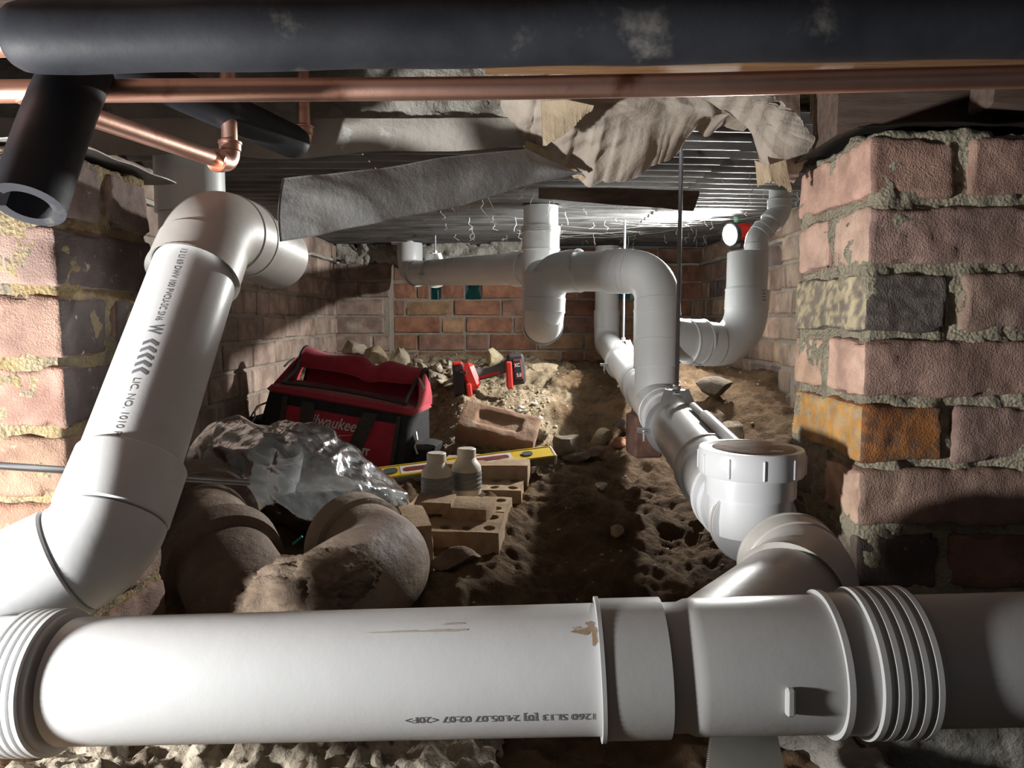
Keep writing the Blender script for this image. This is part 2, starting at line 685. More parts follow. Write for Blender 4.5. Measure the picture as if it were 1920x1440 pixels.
def clear_plastic():
    m = bpy.data.materials.new('clear_polythene')
    m.use_nodes = True
    nt = m.node_tree
    N, L = nt.nodes, nt.links
    N.remove(N['Principled BSDF'])
    out = N['Material Output']
    tr = N.new('ShaderNodeBsdfTransparent')
    tr.inputs[0].default_value = (.93, .95, .96, 1)
    gl = N.new('ShaderNodeBsdfGlossy')
    gl.inputs['Roughness'].default_value = .14
    gl.inputs[0].default_value = (.95, .97, 1, 1)
    df = N.new('ShaderNodeBsdfDiffuse')
    df.inputs[0].default_value = (.80, .82, .83, 1)
    tl = N.new('ShaderNodeBsdfTranslucent')
    tl.inputs[0].default_value = (.80, .82, .83, 1)
    lw = N.new('ShaderNodeLayerWeight')
    lw.inputs[0].default_value = .24
    tc = N.new('ShaderNodeTexCoord')
    no = N.new('ShaderNodeTexNoise')
    no.inputs['Scale'].default_value = 22
    no.inputs['Detail'].default_value = 6
    L.new(tc.outputs['Object'], no.inputs['Vector'])
    bp = N.new('ShaderNodeBump')
    bp.inputs['Strength'].default_value = .55
    bp.inputs['Distance'].default_value = .012
    L.new(no.outputs['Fac'], bp.inputs['Height'])
    for n in (gl, df, tl, lw):
        if 'Normal' in n.inputs:
            L.new(bp.outputs[0], n.inputs['Normal'])
    a1 = N.new('ShaderNodeMixShader')
    a1.inputs[0].default_value = .5
    L.new(df.outputs[0], a1.inputs[1])
    L.new(tl.outputs[0], a1.inputs[2])
    a2 = N.new('ShaderNodeMixShader')
    mr = N.new('ShaderNodeMapRange')
    mr.inputs['To Min'].default_value = .24
    mr.inputs['To Max'].default_value = .75
    L.new(lw.outputs['Facing'], mr.inputs['Value'])
    L.new(mr.outputs[0], a2.inputs[0])
    L.new(tr.outputs[0], a2.inputs[1])
    L.new(a1.outputs[0], a2.inputs[2])
    a3 = N.new('ShaderNodeMixShader')
    L.new(lw.outputs['Fresnel'], a3.inputs[0])
    L.new(a2.outputs[0], a3.inputs[1])
    L.new(gl.outputs[0], a3.inputs[2])
    L.new(a3.outputs[0], out.inputs[0])
    return m


POLY = clear_plastic()


def emitter(name, col, s):
    m = bpy.data.materials.new(name)
    m.use_nodes = True
    b = m.node_tree.nodes['Principled BSDF']
    b.inputs['Base Color'].default_value = (1, 1, 1, 1)
    b.inputs['Emission Color'].default_value = (*col, 1)
    b.inputs['Emission Strength'].default_value = s
    return m


# ------------------------------------------------------------------ writing
def text_mesh(s, size, shear=0.0, bold=0.0):
    cu = bpy.data.curves.new('tmp_text', 'FONT')
    cu.body = s
    cu.size = size
    cu.shear = shear
    cu.offset = bold
    cu.resolution_u = 3
    o = bpy.data.objects.new('tmp_text', cu)
    COL.objects.link(o)
    dg = bpy.context.evaluated_depsgraph_get()
    dg.update()
    me = bpy.data.meshes.new_from_object(o.evaluated_get(dg))
    V = np.array([v.co[:] for v in me.vertices])
    F = [list(p.vertices) for p in me.polygons]
    bpy.data.objects.remove(o, do_unlink=True)
    bpy.data.curves.remove(cu)
    bpy.data.meshes.remove(me)
    return V, F


def wrap(VF, p, d, n, R):
    """lay flat lettering (x along d) onto the cylinder of radius R about p + t*d, facing n"""
    V, F = VF
    bm = bmesh.new()
    bv = [bm.verts.new(tuple(map(float, v))) for v in V]
    for f in F:
        try:
            bm.faces.new([bv[i] for i in f])
        except ValueError:
            pass
    y0, y1 = float(V[:, 1].min()), float(V[:, 1].max())
    for yc in np.arange(y0 + .0012, y1, .0012):
        bmesh.ops.bisect_plane(bm, geom=bm.verts[:] + bm.edges[:] + bm.faces[:], plane_co=(0, float(yc), 0), plane_no=(0, 1, 0))
    bm.verts.index_update()
    V = np.array([v.co[:] for v in bm.verts])
    F = [[v.index for v in f.verts] for f in bm.faces]
    bm.free()
    d = unit(d)
    n = np.asarray(n, float)
    n = unit(n - d * n.dot(d))
    b = np.cross(n, d)
    a = V[:, 1] / R
    W = p + V[:, :1] * d + R * (np.cos(a)[:, None] * n + np.sin(a)[:, None] * b)
    return W, F


def polyflat(polys):
    V, F = [], []
    for P in polys:
        F.append(list(range(len(V), len(V) + len(P))))
        V += [(x, y, 0) for x, y in P]
    return np.array(V, float), F


# ================================================================== FLOOR
def ground(x, y):
    x = np.asarray(x, float)
    y = np.asarray(y, float)
    yy = [0, .6, .9, 1.2, 1.45, 1.65, 1.85, 2.1, 2.3, 2.6, 3.0, 3.8, 5]
    zz = [.09, .09, .085, .06, .085, .125, .155, .195, .24, .335, .385, .40, .40]
    z = np.interp(y, yy, zz)
    # heap under and beside the tool bag, hollow dug out below the long pipe run
    z = z - .10 * np.exp(-(((x - .26) / .13) ** 2 + ((y - 2.45) / .22) ** 2))
    z = z - .055 * np.exp(-(((x - .08) / .07) ** 2 + ((y - 1.62) / .22) ** 2))
    z = z - .05 * np.exp(-(((x - .22) / .12) ** 2 + ((y - 1.35) / .10) ** 2))
    z = z + .035 * np.exp(-(((x - .22) / .10) ** 2 + ((y - 1.75) / .12) ** 2))
    z = z + .06 * sm(.42, .62, x) * sm(1.3, 1.9, y) * (1 - sm(2.6, 3.3, y))
    z = z + .135 * np.exp(-(((x + .33) / .10) ** 2 + ((y - 1.21) / .10) ** 2))
    z = z + .05 * np.exp(-(((x + .10) / .14) ** 2 + ((y - 1.36) / .10) ** 2))
    z = z + .04 * sm(-.45, -.75, x) * sm(1.3, 1.7, y)
    mk = sm(-.16, -.30, x) * sm(1.75, 1.95, y) * (1 - sm(2.45, 2.9, y))
    z = z * (1 - mk) + .15 * mk
    z = z - .03 * np.exp(-(((x + .05) / .2) ** 2 + ((y - 2.75) / .15) ** 2))
    P = np.stack([x.ravel(), y.ravel(), np.zeros(x.size)], 1)
    n = .022 * fbm(P * 3.2, 2) + .015 * fbm(P * 11 + 5, 3) + .0075 * fbm(P * 42 + 9, 3)
    ridg = np.abs(fbm(P * 17 + 3, 3))
    n = n - .012 * ridg
    return z + n.reshape(x.shape) * (.55 + .45 * sm(.5, 1.2, y))


def gz(x, y):
    return float(ground(np.array([x]), np.array([y]))[0])


def hit(px, py, lo=.9, hi=4.2):
    """distance at which the sight line through a pixel meets the soil"""
    D = np.linspace(lo, hi, 400)
    P = np.array([U(px, py, d_) for d_ in D])
    below = P[:, 2] < ground(P[:, 0], P[:, 1])
    return float(D[np.argmax(below)]) if below.any() else hi


def build_floor():
    ys = np.concatenate([np.linspace(-.6, .7, 20)[:-1], np.linspace(.7, 2.0, 230)[:-1], np.linspace(2.0, 3.9, 210)])
    xs = np.concatenate([np.linspace(-1.4, -.95, 12)[:-1], np.linspace(-.95, 1.0, 300)[:-1], np.linspace(1.0, 1.4, 12)])
    X, Y = np.meshgrid(xs, ys)
    Z = ground(X, Y)
    V = np.stack([X.ravel(), Y.ravel(), Z.ravel()], 1)
    nx, ny = len(xs), len(ys)
    F = []
    for j in range(ny - 1):
        for i in range(nx - 1):
            a = j * nx + i
            F.append([a, a + 1, a + nx + 1, a + nx])
    o = mesh('floor', V, F, DIRT, None, angle=180)
    x, y = V[:, 0], V[:, 1]
    dry = sm(1.95, 2.3, y + .12 * fbm(V * 5, 3)) * (1 - sm(.10, .22, x + .08 * fbm(V * 6 + 4, 3)))
    dry = np.maximum(dry, .35 * sm(3.0, 3.3, y))
    dry = np.maximum(dry, .55 * sm(-.02, -.2, x) * sm(1.6, 1.3, y) * sm(.9, 1.2, y))
    at = o.data.attributes.new('Dry', 'FLOAT', 'POINT')
    at.data.foreach_set('value', dry.astype(np.float32))
    tag(o, 'brown dug-over soil floor of the crawl space rising to the back wall', None, None, 'structure')
    return o


floor = build_floor()


# ================================================================== WALLS
BM_S = {}


def brick_mesh(kind, var):
    key = (kind, var)
    if key in BM_S:
        return BM_S[key]
    L_ = {'stretcher': .230, 'header': .110}[kind]
    V, F = cbox((0, 0, 0), (L_, .05, .076), .005)
    rs = np.random.RandomState(var * 7 + (3 if kind == 'header' else 0))
    V = V + rs.uniform(-.0016, .0016, V.shape)
    me = bpy.data.meshes.new('brick_' + kind)
    me.from_pydata(V.tolist(), [], F)
    me.materials.append(BRICKF)
    BM_S[key] = me
    return me


def brick_wall(name, origin, ang, length, z0, courses, palette, seed, holes=(), header_rows=(), label=None, proud=.006, mort=MORTF, depth=.10,
               skipz=()):
    """wall face starts at origin and runs along the direction ang; its outside normal is to the right of travel"""
    rng = random.Random(seed)
    u = np.array([math.cos(ang), math.sin(ang), 0])
    nrm = np.array([math.sin(ang), -math.cos(ang), 0])
    o3 = np.array([origin[0], origin[1], 0.0])
    # recessed lumpy mortar core, left open at the vent holes
    parts = []
    ztop = z0 + courses * .086
    rows = sorted({z0 - .05, ztop} | {z0 + h[0] * .086 for h in holes} | {z0 + (h[0] + 1) * .086 for h in holes})
    for a, b in zip(rows[:-1], rows[1:]):
        cuts = sorted((h[1], h[2]) for h in holes if abs(z0 + h[0] * .086 - a) < 1e-6)
        s = 0.0
        spans = []
        for c0, c1 in cuts:
            spans.append((s, c0))
            s = c1
        spans.append((s, length))
        for s0, s1 in spans:
            if s1 - s0 < .002:
                continue
            P, F, A, Nn = gridbox((s1 - s0, depth, b - a), .03, .001)
            P = P + np.array([(s0 + s1) / 2, depth / 2, (a + b) / 2])
            front = P[:, 1] < .002
            P[front, 1] += (.004 * fbm(P[front] * 30, 3))
            W = o3 + P[:, :1] * u - P[:, 1:2] * nrm + np.array([0, 0, 1.0]) * P[:, 2:]
            parts.append((W, F))
    core = mesh(name, *join(*parts), mort, None, angle=60)
    base = LOC[core.name]
    tag(core, label, None, None, 'structure')
    for r in range(courses):
        if r in skipz:
            continue
        z = z0 + r * .086 + .043
        s = -rng.choice([0, .06, .12, .18]) if r % 2 else -.12 * (r % 4) / 2
        while s < length:
            kind = 'header' if (r in header_rows or rng.random() < .12) else 'stretcher'
            L_ = .230 if kind == 'stretcher' else .110
            a, b = max(s, 0), min(s + L_, length)
            gap = [h for h in holes if h[0] == r and b > h[1] + .004 and a < h[2] - .004]
            if gap:
                h = gap[0]
                if a < h[1] - .03:
                    b = h[1] - .003
                    nxt = h[2] + .004
                else:
                    s = h[2] + .004
                    continue
            else:
                nxt = s + L_ + .010
            if b - a > .025:
                me = brick_mesh(kind, rng.randrange(4))
                br = bpy.data.objects.new('brick', me)
                COL.objects.link(br)
                br.parent = core
                pr = proud + rng.uniform(-.003, .004)
                c = o3 + u * (a + b) / 2 - nrm * (.025 - pr)
                br.location = (c[0] - base[0], c[1] - base[1], z - base[2] + rng.uniform(-.002, .002))
                br.rotation_euler = (rng.uniform(-.012, .012), rng.uniform(-.012, .012), ang + rng.uniform(-.012, .012))
                br.scale = ((b - a) / L_, 1, rng.uniform(.96, 1.03))
                col = palette[rng.randrange(len(palette))]
                k = rng.uniform(.85, 1.15)
                br.color = (col[0] * k, col[1] * k, col[2] * k, 1)
            s = nxt
    return core


PINK = [(.33, .245, .20), (.36, .27, .22), (.30, .225, .185), (.34, .26, .215), (.29, .22, .18)]
REDB = [(.30, .14, .085), (.33, .17, .10), (.25, .115, .075), (.34, .21, .12), (.28, .16, .115), (.32, .155, .095)]
LOWB = [(.35, .29, .23)]
TANB = [(.38, .26, .18), (.34, .235, .17), (.30, .20, .15), (.40, .29, .20), (.20, .15, .13), (.36, .25, .19)]

Z0 = .61 + .086 * -5          # bed joint of the walls
ZD = Z0 + 8 * .086            # damp course level
XL, XR, YB = -.85, .95, 3.76
# left wall runs away from the viewer: its face looks to +X
wall_left = brick_wall('wall_left', (XL, 1.35), math.pi / 2, 2.35, Z0, 9, PINK, 3, header_rows=(1, 5), label='pinkish brick wall on the left of the crawl space')
wall_right = brick_wall('wall_right', (XR, 3.78), -math.pi / 2, 2.63, Z0 - .086, 10, TANB, 5, header_rows=(4, 7), label='tan brick wall on the right behind the grey riser pipe')
vent_row = 6
sx = lambda px, Y=YB: px / 1.0


def xs_at(px, Y):
    return (px - 960) / FPX * Y * .9985


b0 = -.59
holes = [(6, xs_at(806, YB) - b0, xs_at(826, YB) - b0), (6, xs_at(871, YB) - b0, xs_at(902, YB) - b0), (6, xs_at(1150, YB) - b0, xs_at(1186, YB) - b0)]
wall_back = brick_wall('wall_back', (b0, YB), 0, XR - b0, Z0 + .0, 9, REDB, 11, holes=holes, label='red brick wall at the far end with open vent slots')
wall_corner = brick_wall('wall_corner', (XL, 3.62), 0, b0 - XL, Z0, 8, [(.26, .19, .155), (.29, .215, .175), (.24, .18, .15)], 13,
                         label='dull brick pier filling the far left corner', depth=.14)
wall_stub = brick_wall('wall_stub', (.905, 2.52), -math.pi / 2, .24, Z0 - .086, 10, [(.24, .19, .155), (.28, .21, .16)], 17,
                       label='narrow brick attached pier on the right wall', depth=.045)
# projecting damp course strips
for nm, c, s in (('trim_1', (XL + .008, 2.55, ZD), (.03, 2.2, .012)), ('trim_2', (XR - .008, 2.5, ZD), (.036, 2.5, .014)),
                 ('trim_3', (.45, YB - .012, ZD), (1.0, .04, .012))):
    P, F, A, Nn = gridbox(s, .02, .002)
    P = P + np.array(c)
    P = P + .004 * np.stack([fbm(P * 9, 2), fbm(P * 9 + 4, 2), fbm(P * 12 + 8, 2)], 1)
    tag(mesh(nm, P, F, CONCS, None), 'grey damp course strip between brick courses', None, None, 'structure')

# foliage outside the vent slots
for k, (px, tilt) in enumerate(((812, .5), (820, -.3), (880, .7), (893, -.5), (1160, .4), (1176, -.4))):
    c = U(px, 555, 4.05)
    n = 9
    V, F = [], []
    for i in range(n):
        t = i / (n - 1)
        w = .028 * math.sin(math.pi * min(1, t * .95 + .05)) + .001
        zc = -.12 + .26 * t
        xc = tilt * (t - .4) * .16
        V += [(xc - w, 0, zc), (xc, -.012, zc), (xc + w, 0, zc), (xc, .004, zc)]
        if i:
            a, b = (i - 1) * 4, i * 4
            for q in range(4):
                F.append([a + q, a + (q + 1) % 4, b + (q + 1) % 4, b + q])
    F += [[0, 1, 2, 3][::-1], [(n - 1) * 4 + q for q in range(4)]]
    lf = mesh('leaf', np.array(V) + c, F, LEAF, None)
    tag(lf, ('left-hand' if k % 2 == 0 else 'right-hand') + ' blue-green leaf glimpsed outside through the ' + ('leftmost', 'middle', 'rightmost')[k // 2] + ' vent slot',
        'leaf', 'leaves seen through the vent slots')


# ---------------------------------------------------------------- near brick piers
def near_brick(parent, c, s, cf, cs, seed, flip=False, rr=.006):
    V, F, A, Nn = gridbox(s, .0055, rr)
    rs = np.random.RandomState(seed)
    off = rs.rand(3) * 40
    d = .0035 * fbm(V * 14 + off, 2) + .0016 * fbm(V * 60 + off, 3)
    # chipped corners
    chip = np.clip(fbm(V * 26 + off + 9, 2) - .25, 0, 1)
    edge = (np.abs(Nn) > .2).sum(1) > 1
    V = V + Nn * d[:, None] - Nn * (chip * edge * .012)[:, None]
    o = mesh('brick', V + np.asarray(c), F, BRICKN, parent, angle=180)
    ca = o.data.color_attributes.new('Col', 'FLOAT_COLOR', 'CORNER')
    cols = np.zeros((len(F) * 4, 4), np.float32)
    cols[:, 3] = 1
    A = np.array(A)
    vi = np.array(F).ravel()
    nz = 1.3 * fbm(V * 120 + off + 3, 3)[vi]
    nz2 = fbm(V * 22 + off + 8, 2)[vi]
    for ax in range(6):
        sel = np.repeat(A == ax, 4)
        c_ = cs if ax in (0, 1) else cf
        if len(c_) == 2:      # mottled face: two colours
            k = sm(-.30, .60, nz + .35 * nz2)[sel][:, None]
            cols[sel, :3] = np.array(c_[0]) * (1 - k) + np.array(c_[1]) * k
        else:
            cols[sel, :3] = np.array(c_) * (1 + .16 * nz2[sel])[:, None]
    ca.data.foreach_set('color', cols.ravel())
    return o


def pier(x0, x1, y0, y1, zs, ztop_i, zbot_i, courses, side, name, label, mort, seed):
    """courses: list from the top of (pattern, [front colours], [side colours]); side = which x face looks at the passage"""
    zt = zs + ztop_i * .086
    zb = zs + zbot_i * .086
    root = empty(name, ((x0 + x1) / 2, (y0 + y1) / 2, zb), label, 'pier')
    core_in = .007
    s = (x1 - x0 - 2 * core_in, y1 - y0 - 2 * core_in, zt - zb)
    V, F, A, Nn = gridbox(s, .0065, .004)
    V = V + np.array([(x0 + x1) / 2, (y0 + y1) / 2, (zt + zb) / 2])
    d = .0055 * fbm(V * 22 + seed, 3) + .003 * fbm(V * 95 + seed, 3) + .006 * np.clip(fbm(V * 9 + 3 + seed, 2), -.3, 1)
    V = V + Nn * d[:, None]
    mesh('mortar', V, F, mort, root, angle=180)
    z = zt
    for k, (pat, cf, cs) in enumerate(courses):
        zc = z - .043 - .001
        if z - .086 < zb - .01:
            break
        h = .073
        cx = x0 if side < 0 else x1
        sg = 1 if side < 0 else -1
        W = x1 - x0
        rng = random.Random(seed * 31 + k)
        j = lambda a=.003: rng.uniform(-a, a)
        if pat == 'H':      # header to the front at the corner, whole stretcher along the passage side
            n0 = .110
            near_brick(root, (cx + sg * n0 / 2, (y0 + y1) / 2 + j(), zc), (n0, y1 - y0, h), cf[0], cs[0], seed * 100 + k)
            rest = W - n0 - .016
            near_brick(root, (cx + sg * (n0 + .016 + rest / 2), y0 + .055 + j(), zc), (rest, .11, h), cf[1], cf[1], seed * 100 + k + 20)
        else:               # stretcher to the front, two header ends along the passage side
            n0 = min(.230, W)
            near_brick(root, (cx + sg * n0 / 2, y0 + .054 + j(), zc), (n0, .108, h), cf[0], cs[0], seed * 100 + k + 40)
            near_brick(root, (cx + sg * n0 / 2, y1 - .054 + j(), zc), (n0, .104, h), cf[0], cs[1], seed * 100 + k + 60)
            if W - n0 > .04:
                near_brick(root, (cx + sg * (n0 + .012 + (W - n0 - .012) / 2), y0 + .054, zc), (W - n0 - .012, .108, h), cf[1], cf[1], seed * 100 + k + 80)
        z -= .086
    return root


ROSE, PINKB, DARKB = (.33, .19, .145), (.50, .31, .225), (.105, .085, .075)
YELB, ORGS, ORGF = (.55, .42, .23), (.62, .31, .085), (.34, .125, .04)
UMB = (.20, .135, .105)
right_courses = [  # brick tones include painted light: passage sides brighter, low courses shadow-dark
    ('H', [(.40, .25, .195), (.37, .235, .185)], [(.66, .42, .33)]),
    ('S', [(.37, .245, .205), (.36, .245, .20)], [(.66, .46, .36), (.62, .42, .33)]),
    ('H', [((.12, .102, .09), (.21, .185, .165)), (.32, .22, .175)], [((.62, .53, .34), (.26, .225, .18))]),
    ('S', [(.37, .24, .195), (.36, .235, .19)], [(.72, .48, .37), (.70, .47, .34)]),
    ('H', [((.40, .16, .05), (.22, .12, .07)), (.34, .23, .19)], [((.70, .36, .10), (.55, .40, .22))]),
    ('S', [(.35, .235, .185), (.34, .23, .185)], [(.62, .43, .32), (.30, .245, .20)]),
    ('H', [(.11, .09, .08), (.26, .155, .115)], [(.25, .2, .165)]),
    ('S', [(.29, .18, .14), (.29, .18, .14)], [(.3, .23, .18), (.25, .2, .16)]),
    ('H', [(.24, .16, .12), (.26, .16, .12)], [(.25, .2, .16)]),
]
ZR = .61
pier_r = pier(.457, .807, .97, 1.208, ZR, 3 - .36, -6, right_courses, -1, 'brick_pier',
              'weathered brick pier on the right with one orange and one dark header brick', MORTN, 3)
left_courses = [  # own brick colour plus painted shade: fronts lit pink, upper sides dark
    ('S', [(.27, .19, .155), (.27, .18, .15)], [(.20, .155, .14), (.23, .175, .155)]),
    ('S', [(.27, .195, .165), (.27, .18, .15)], [(.19, .145, .13), (.23, .175, .155)]),
    ('H', [(.30, .205, .17), (.28, .2, .15)], [(.12, .095, .09)]),
    ('S', [(.30, .19, .145), (.3, .19, .13)], [(.105, .085, .08), (.12, .095, .085)]),
    ('H', [(.30, .175, .135), (.28, .2, .15)], [(.10, .08, .075)]),
    ('S', [(.28, .175, .12), (.3, .19, .13)], [(.28, .185, .14), (.22, .15, .12)]),
    ('H', [(.26, .14, .095), (.28, .2, .15)], [(.26, .165, .12)]),
    ('S', [(.24, .145, .10), (.3, .19, .13)], [(.26, .17, .13), (.22, .15, .12)]),
    ('H', [(.23, .135, .09), (.28, .2, .15)], [(.22, .15, .12)]),
    ('H', [(.23, .135, .09), (.28, .2, .15)], [(.22, .15, .12)]),
]
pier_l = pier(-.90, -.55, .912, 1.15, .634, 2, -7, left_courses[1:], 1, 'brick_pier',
              'brick pier on the left with pink front and dark purple side bricks, shade painted into the sides', MORTY, 5)


# ant caps : folded metal sheets on the piers
def sheet(name, P, mat, parent=None, thick=.0012, angle=50):
    """P: grid (rows, cols, 3) of a thin sheet -> closed thin solid"""
    P = np.asarray(P, float)
    r, c, _ = P.shape
    du = np.gradient(P, axis=0)
    dv = np.gradient(P, axis=1)
    n = np.cross(du, dv)
    n /= np.maximum(np.linalg.norm(n, axis=2), 1e-12)[..., None]
    A = (P + n * thick / 2).reshape(-1, 3)
    B = (P - n * thick / 2).reshape(-1, 3)
    V = np.concatenate([A, B])
    m = r * c
    F = []
    for i in range(r - 1):
        for j in range(c - 1):
            a, b, d, e = i * c + j, i * c + j + 1, (i + 1) * c + j + 1, (i + 1) * c + j
            F.append([a, e, d, b])
            F.append([m + a, m + b, m + d, m + e])
    edge = [(i, 0) for i in range(r)] + [(r - 1, j) for j in range(1, c)] + [(i, c - 1) for i in range(r - 2, -1, -1)] + [(0, j) for j in range(c - 2, 0, -1)]
    for q in range(len(edge)):
        a = edge[q][0] * c + edge[q][1]
        b = edge[(q + 1) % len(edge)][0] * c + edge[(q + 1) % len(edge)][1]
        F.append([a, b, m + b, m + a])
    return mesh(name, V, F, mat, parent, angle=angle)


def antcap(x0, x1, y0, y1, z, lip, label, mat):
    nx_, ny_ = 24, 18
    X, Y = np.meshgrid(np.linspace(x0 - .03, x1 + .03, nx_), np.linspace(y0 - .025, y1 + .03, ny_), indexing='ij')
    e = np.maximum(np.maximum(x0 - X, X - x1), np.maximum(y0 - Y, Y - y1))
    Z = z + .006 - np.clip(e, 0, 1) * lip
    P = np.stack([X, Y, Z], 2)
    P[..., 2] += .003 * vnoise(np.stack([X.ravel() * 20, Y.ravel() * 20, X.ravel() * 0], 1)).reshape(X.shape)
    o = sheet('termite_cap', P, mat, None, .0016)
    tag(o, label, 'metal cap')


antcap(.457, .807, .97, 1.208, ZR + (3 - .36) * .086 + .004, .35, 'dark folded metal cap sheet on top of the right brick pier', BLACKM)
antcap(-.90, -.55, .912, 1.15, .634 + 2 * .086 + .004, .25, 'dark folded metal cap sheet on top of the left brick pier', GALV)


# ================================================================== CEILING
def build_ceiling():
    sheets = []
    yaw = -.055
    spans = [(-1.15, -.32), (-.34, .50), (.48, 1.25)]
    pitch = .076
    root = None
    for k, (a, b) in enumerate(spans):
        y = np.arange(1.30, 3.80, pitch / 10)
        P = np.zeros((2 if k != 9 else 2, len(y), 3))
        for i, x in enumerate((a, b)):
            P[i, :, 0] = x
            P[i, :, 1] = y
            P[i, :, 2] = .955 + .004 * (y - 1.3) + .0095 * np.sin((y + (x * yaw)) / pitch * 2 * math.pi) + .0015 * k
        # more rows along the length for gentle sag
        xs_ = np.linspace(a, b, 9)
        Q = np.zeros((9, len(y), 3))
        for i, x in enumerate(xs_):
            Q[i, :, 0] = x
            Q[i, :, 1] = y
            Q[i, :, 2] = .957 + .004 * (y - 1.3) + .0095 * np.sin((y + x * yaw) / pitch * 2 * math.pi) + .002 * (k % 2) + .003 * math.sin(x * 3 + y[0])
        if root is None:
            root = mesh('ceiling', *cbox((.05, 2.55, 1.07), (2.6, 2.56, .19), .004), CONC, None)
            tag(root, 'concrete slab overhead carried on sheets of corrugated iron', None, None, 'structure')
        o = sheet('corrugated_sheet', Q, CORR, root, .0012, angle=80)
        sheets.append(o)
    return root


ceiling = build_ceiling()


# rough slab edge with a smooth band below it
def lumpy(name, c, s, cell, amp, freq, mat, parent=None, r=.01, seed=0, big=0, R=None):
    P, F, A, Nn = gridbox(s, cell, r)
    Q = P + np.asarray(c)
    d = amp * fbm(Q * freq + seed, 4) + big * fbm(Q * freq * .25 + seed, 2)
    P = P + Nn * d[:, None]
    if R is not None:
        P = P @ np.asarray(R).T
    return mesh(name, P + np.asarray(c), F, mat, parent, angle=180)


slab = empty('slab_edge', (-.35, 1.30, .88), 'rough pale concrete slab edge with a smooth band along its bottom', 'slab edge')
lumpy('rough_face', (-.36, 1.325, 1.00), (1.16, .10, .17), .009, .016, 30, CONC, slab, seed=2, big=.012)
# smooth formed band : cross section swept along X with a wavy lower edge
xs_ = np.linspace(-.86, .16, 70)
Pb = np.zeros((len(xs_), 10, 3))
for i, x in enumerate(xs_):
    low = .884 + .012 * math.sin(x * 5.0 + .6) + .004 * math.sin(x * 21)
    for j in range(10):
        t = j / 9
        Pb[i, j] = (x, 1.262 - .012 * t + .028 * t * t, .926 * (1 - t) + low * t)
Pb[..., 1] += .003 * vnoise(Pb.reshape(-1, 3) * 40).reshape(Pb.shape[:2])
sheet('formed_band', Pb, CONCS, slab, .012, angle=60)
# bits of rubble lying over the edge
# timber joist and bearer
jst = empty('timber_joist', (.5, .92, .875), 'reddish brown timber joist running across above the copper pipe', 'joist')
P, F, A, Nn = gridbox((1.05, .05, .14), .02, .003)
mesh('beam', P * np.array([1, 1.4, 1]) + np.array([.49, .935, .975]), F, TIMBER, jst)
brr = empty('timber_bearer', (.75, 1.08, .86), 'dark stained timber bearer resting over the right brick pier', 'bearer')
P, F, A, Nn = gridbox((.75, .10, .12), .02, .003)
mesh('beam', P @ rotm(rz=-.05).T + np.array([.83, 1.10, .915]), F, TIMBERD, brr)
stub = mesh('timber_packer', *cbox((.70, .985, .90), (.20, .05, .085), .004, rotm(ry=.08)), TIMBERD, None)
tag(stub, 'short dark timber packer above the right pier cap', 'packer')
# boarded floor overhead in front of the slab
bd = mesh('ceiling_boards', *cbox((0, .35, 1.035), (2.8, 1.9, .02), .002), TIMBERD, None)
tag(bd, 'dark underside of the floor boards', None, None, 'structure')


# ================================================================== PVC DRAINAGE
# --- 1 foreground drain
A0, A1 = np.array([-.378, .653, .273]), np.array([.39, .622, .307])
ad = unit(A1 - A0)


def on_front(px):
    """axis point of the foreground drain seen at pixel column px"""
    lo, hi = -2.0, 2.0
    for _ in range(60):
        m = (lo + hi) / 2
        p = A0 + ad * m
        c, s = math.cos(PITCH), math.sin(PITCH)
        D = p[1] * c - (p[2] - CAM[2]) * s
        x = 960 + FPX * p[0] / D
        if x < px:
            lo = m
        else:
            hi = m
    return A0 + ad * lo


R1 = .055
drain = empty('foreground_drain', A0 + np.array([.38, 0, -.06]), 'thick pale grey drain pipe running right across the foreground with a branch junction', 'drain pipe')
pl, pr_ = on_front(-160), on_front(2150)
mesh('pipe', *sweep([on_front(140), on_front(1190)], R1, 64), PVC, drain)
# ringed socket at the left end
pA = on_front(-60)
pB = on_front(128)
L_ = np.linalg.norm(pB - pA)
prof = [(0, R1 + .003), (L_ * .45, R1 + .003), (L_ * .5, R1 + .0045)]
t = L_ * .58
for k in range(5):
    prof += [(t, R1 + .0045), (t + .0008, R1 + .0085), (t + .0048, R1 + .0085), (t + .0056, R1 + .0045)]
    t += .0074
prof += [(t + .002, R1 + .0045), (t + .003, R1 - .001)]
mesh('ringed_socket', *axial(pA, ad, prof, 64), PVC, drain)
# middle socket with a raised lip on its left edge
pS0, pS1 = on_front(1120), on_front(1243)
Ls = np.linalg.norm(pS1 - pS0)
mesh('socket', *axial(pS0, ad, [(0, R1 - .001), (0, R1 + .0058), (.0035, R1 + .0058), (.004, R1 + .0038), (Ls, R1 + .0038), (Ls + .001, R1 - .002)], 64), PVCF_SHADE, drain)
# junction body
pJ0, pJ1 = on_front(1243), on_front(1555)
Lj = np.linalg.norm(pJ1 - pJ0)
mesh('junction_body', *axial(pJ0, ad, [(0, R1 - .001), (.016, R1 - .001), (.022, R1 + .0015), (.03, R1 + .0022), (Lj, R1 + .0022), (Lj + .001, R1 - .002)], 64), PVCF_SHADE, drain)
pK0, pK1 = on_front(1540), on_front(1712)
Lk = np.linalg.norm(pK1 - pK0)
prof = [(0, R1), (0, R1 + .0065), (.005, R1 + .0065), (.0055, R1 + .0035), (Lk * .30, R1 + .0035)]
t = Lk * .34
for k in range(5):
    w = .005
    prof += [(t, R1 + .0035), (t + .0005, R1 + .0080), (t + w, R1 + .0080), (t + w + .0005, R1 + .0035)]
    t += (Lk - Lk * .34) / 5
prof += [(Lk, R1 + .0035), (Lk, R1 - .001)]
mesh('ringed_socket', *axial(pK0, ad, prof, 64), PVCF_SHADE, drain)
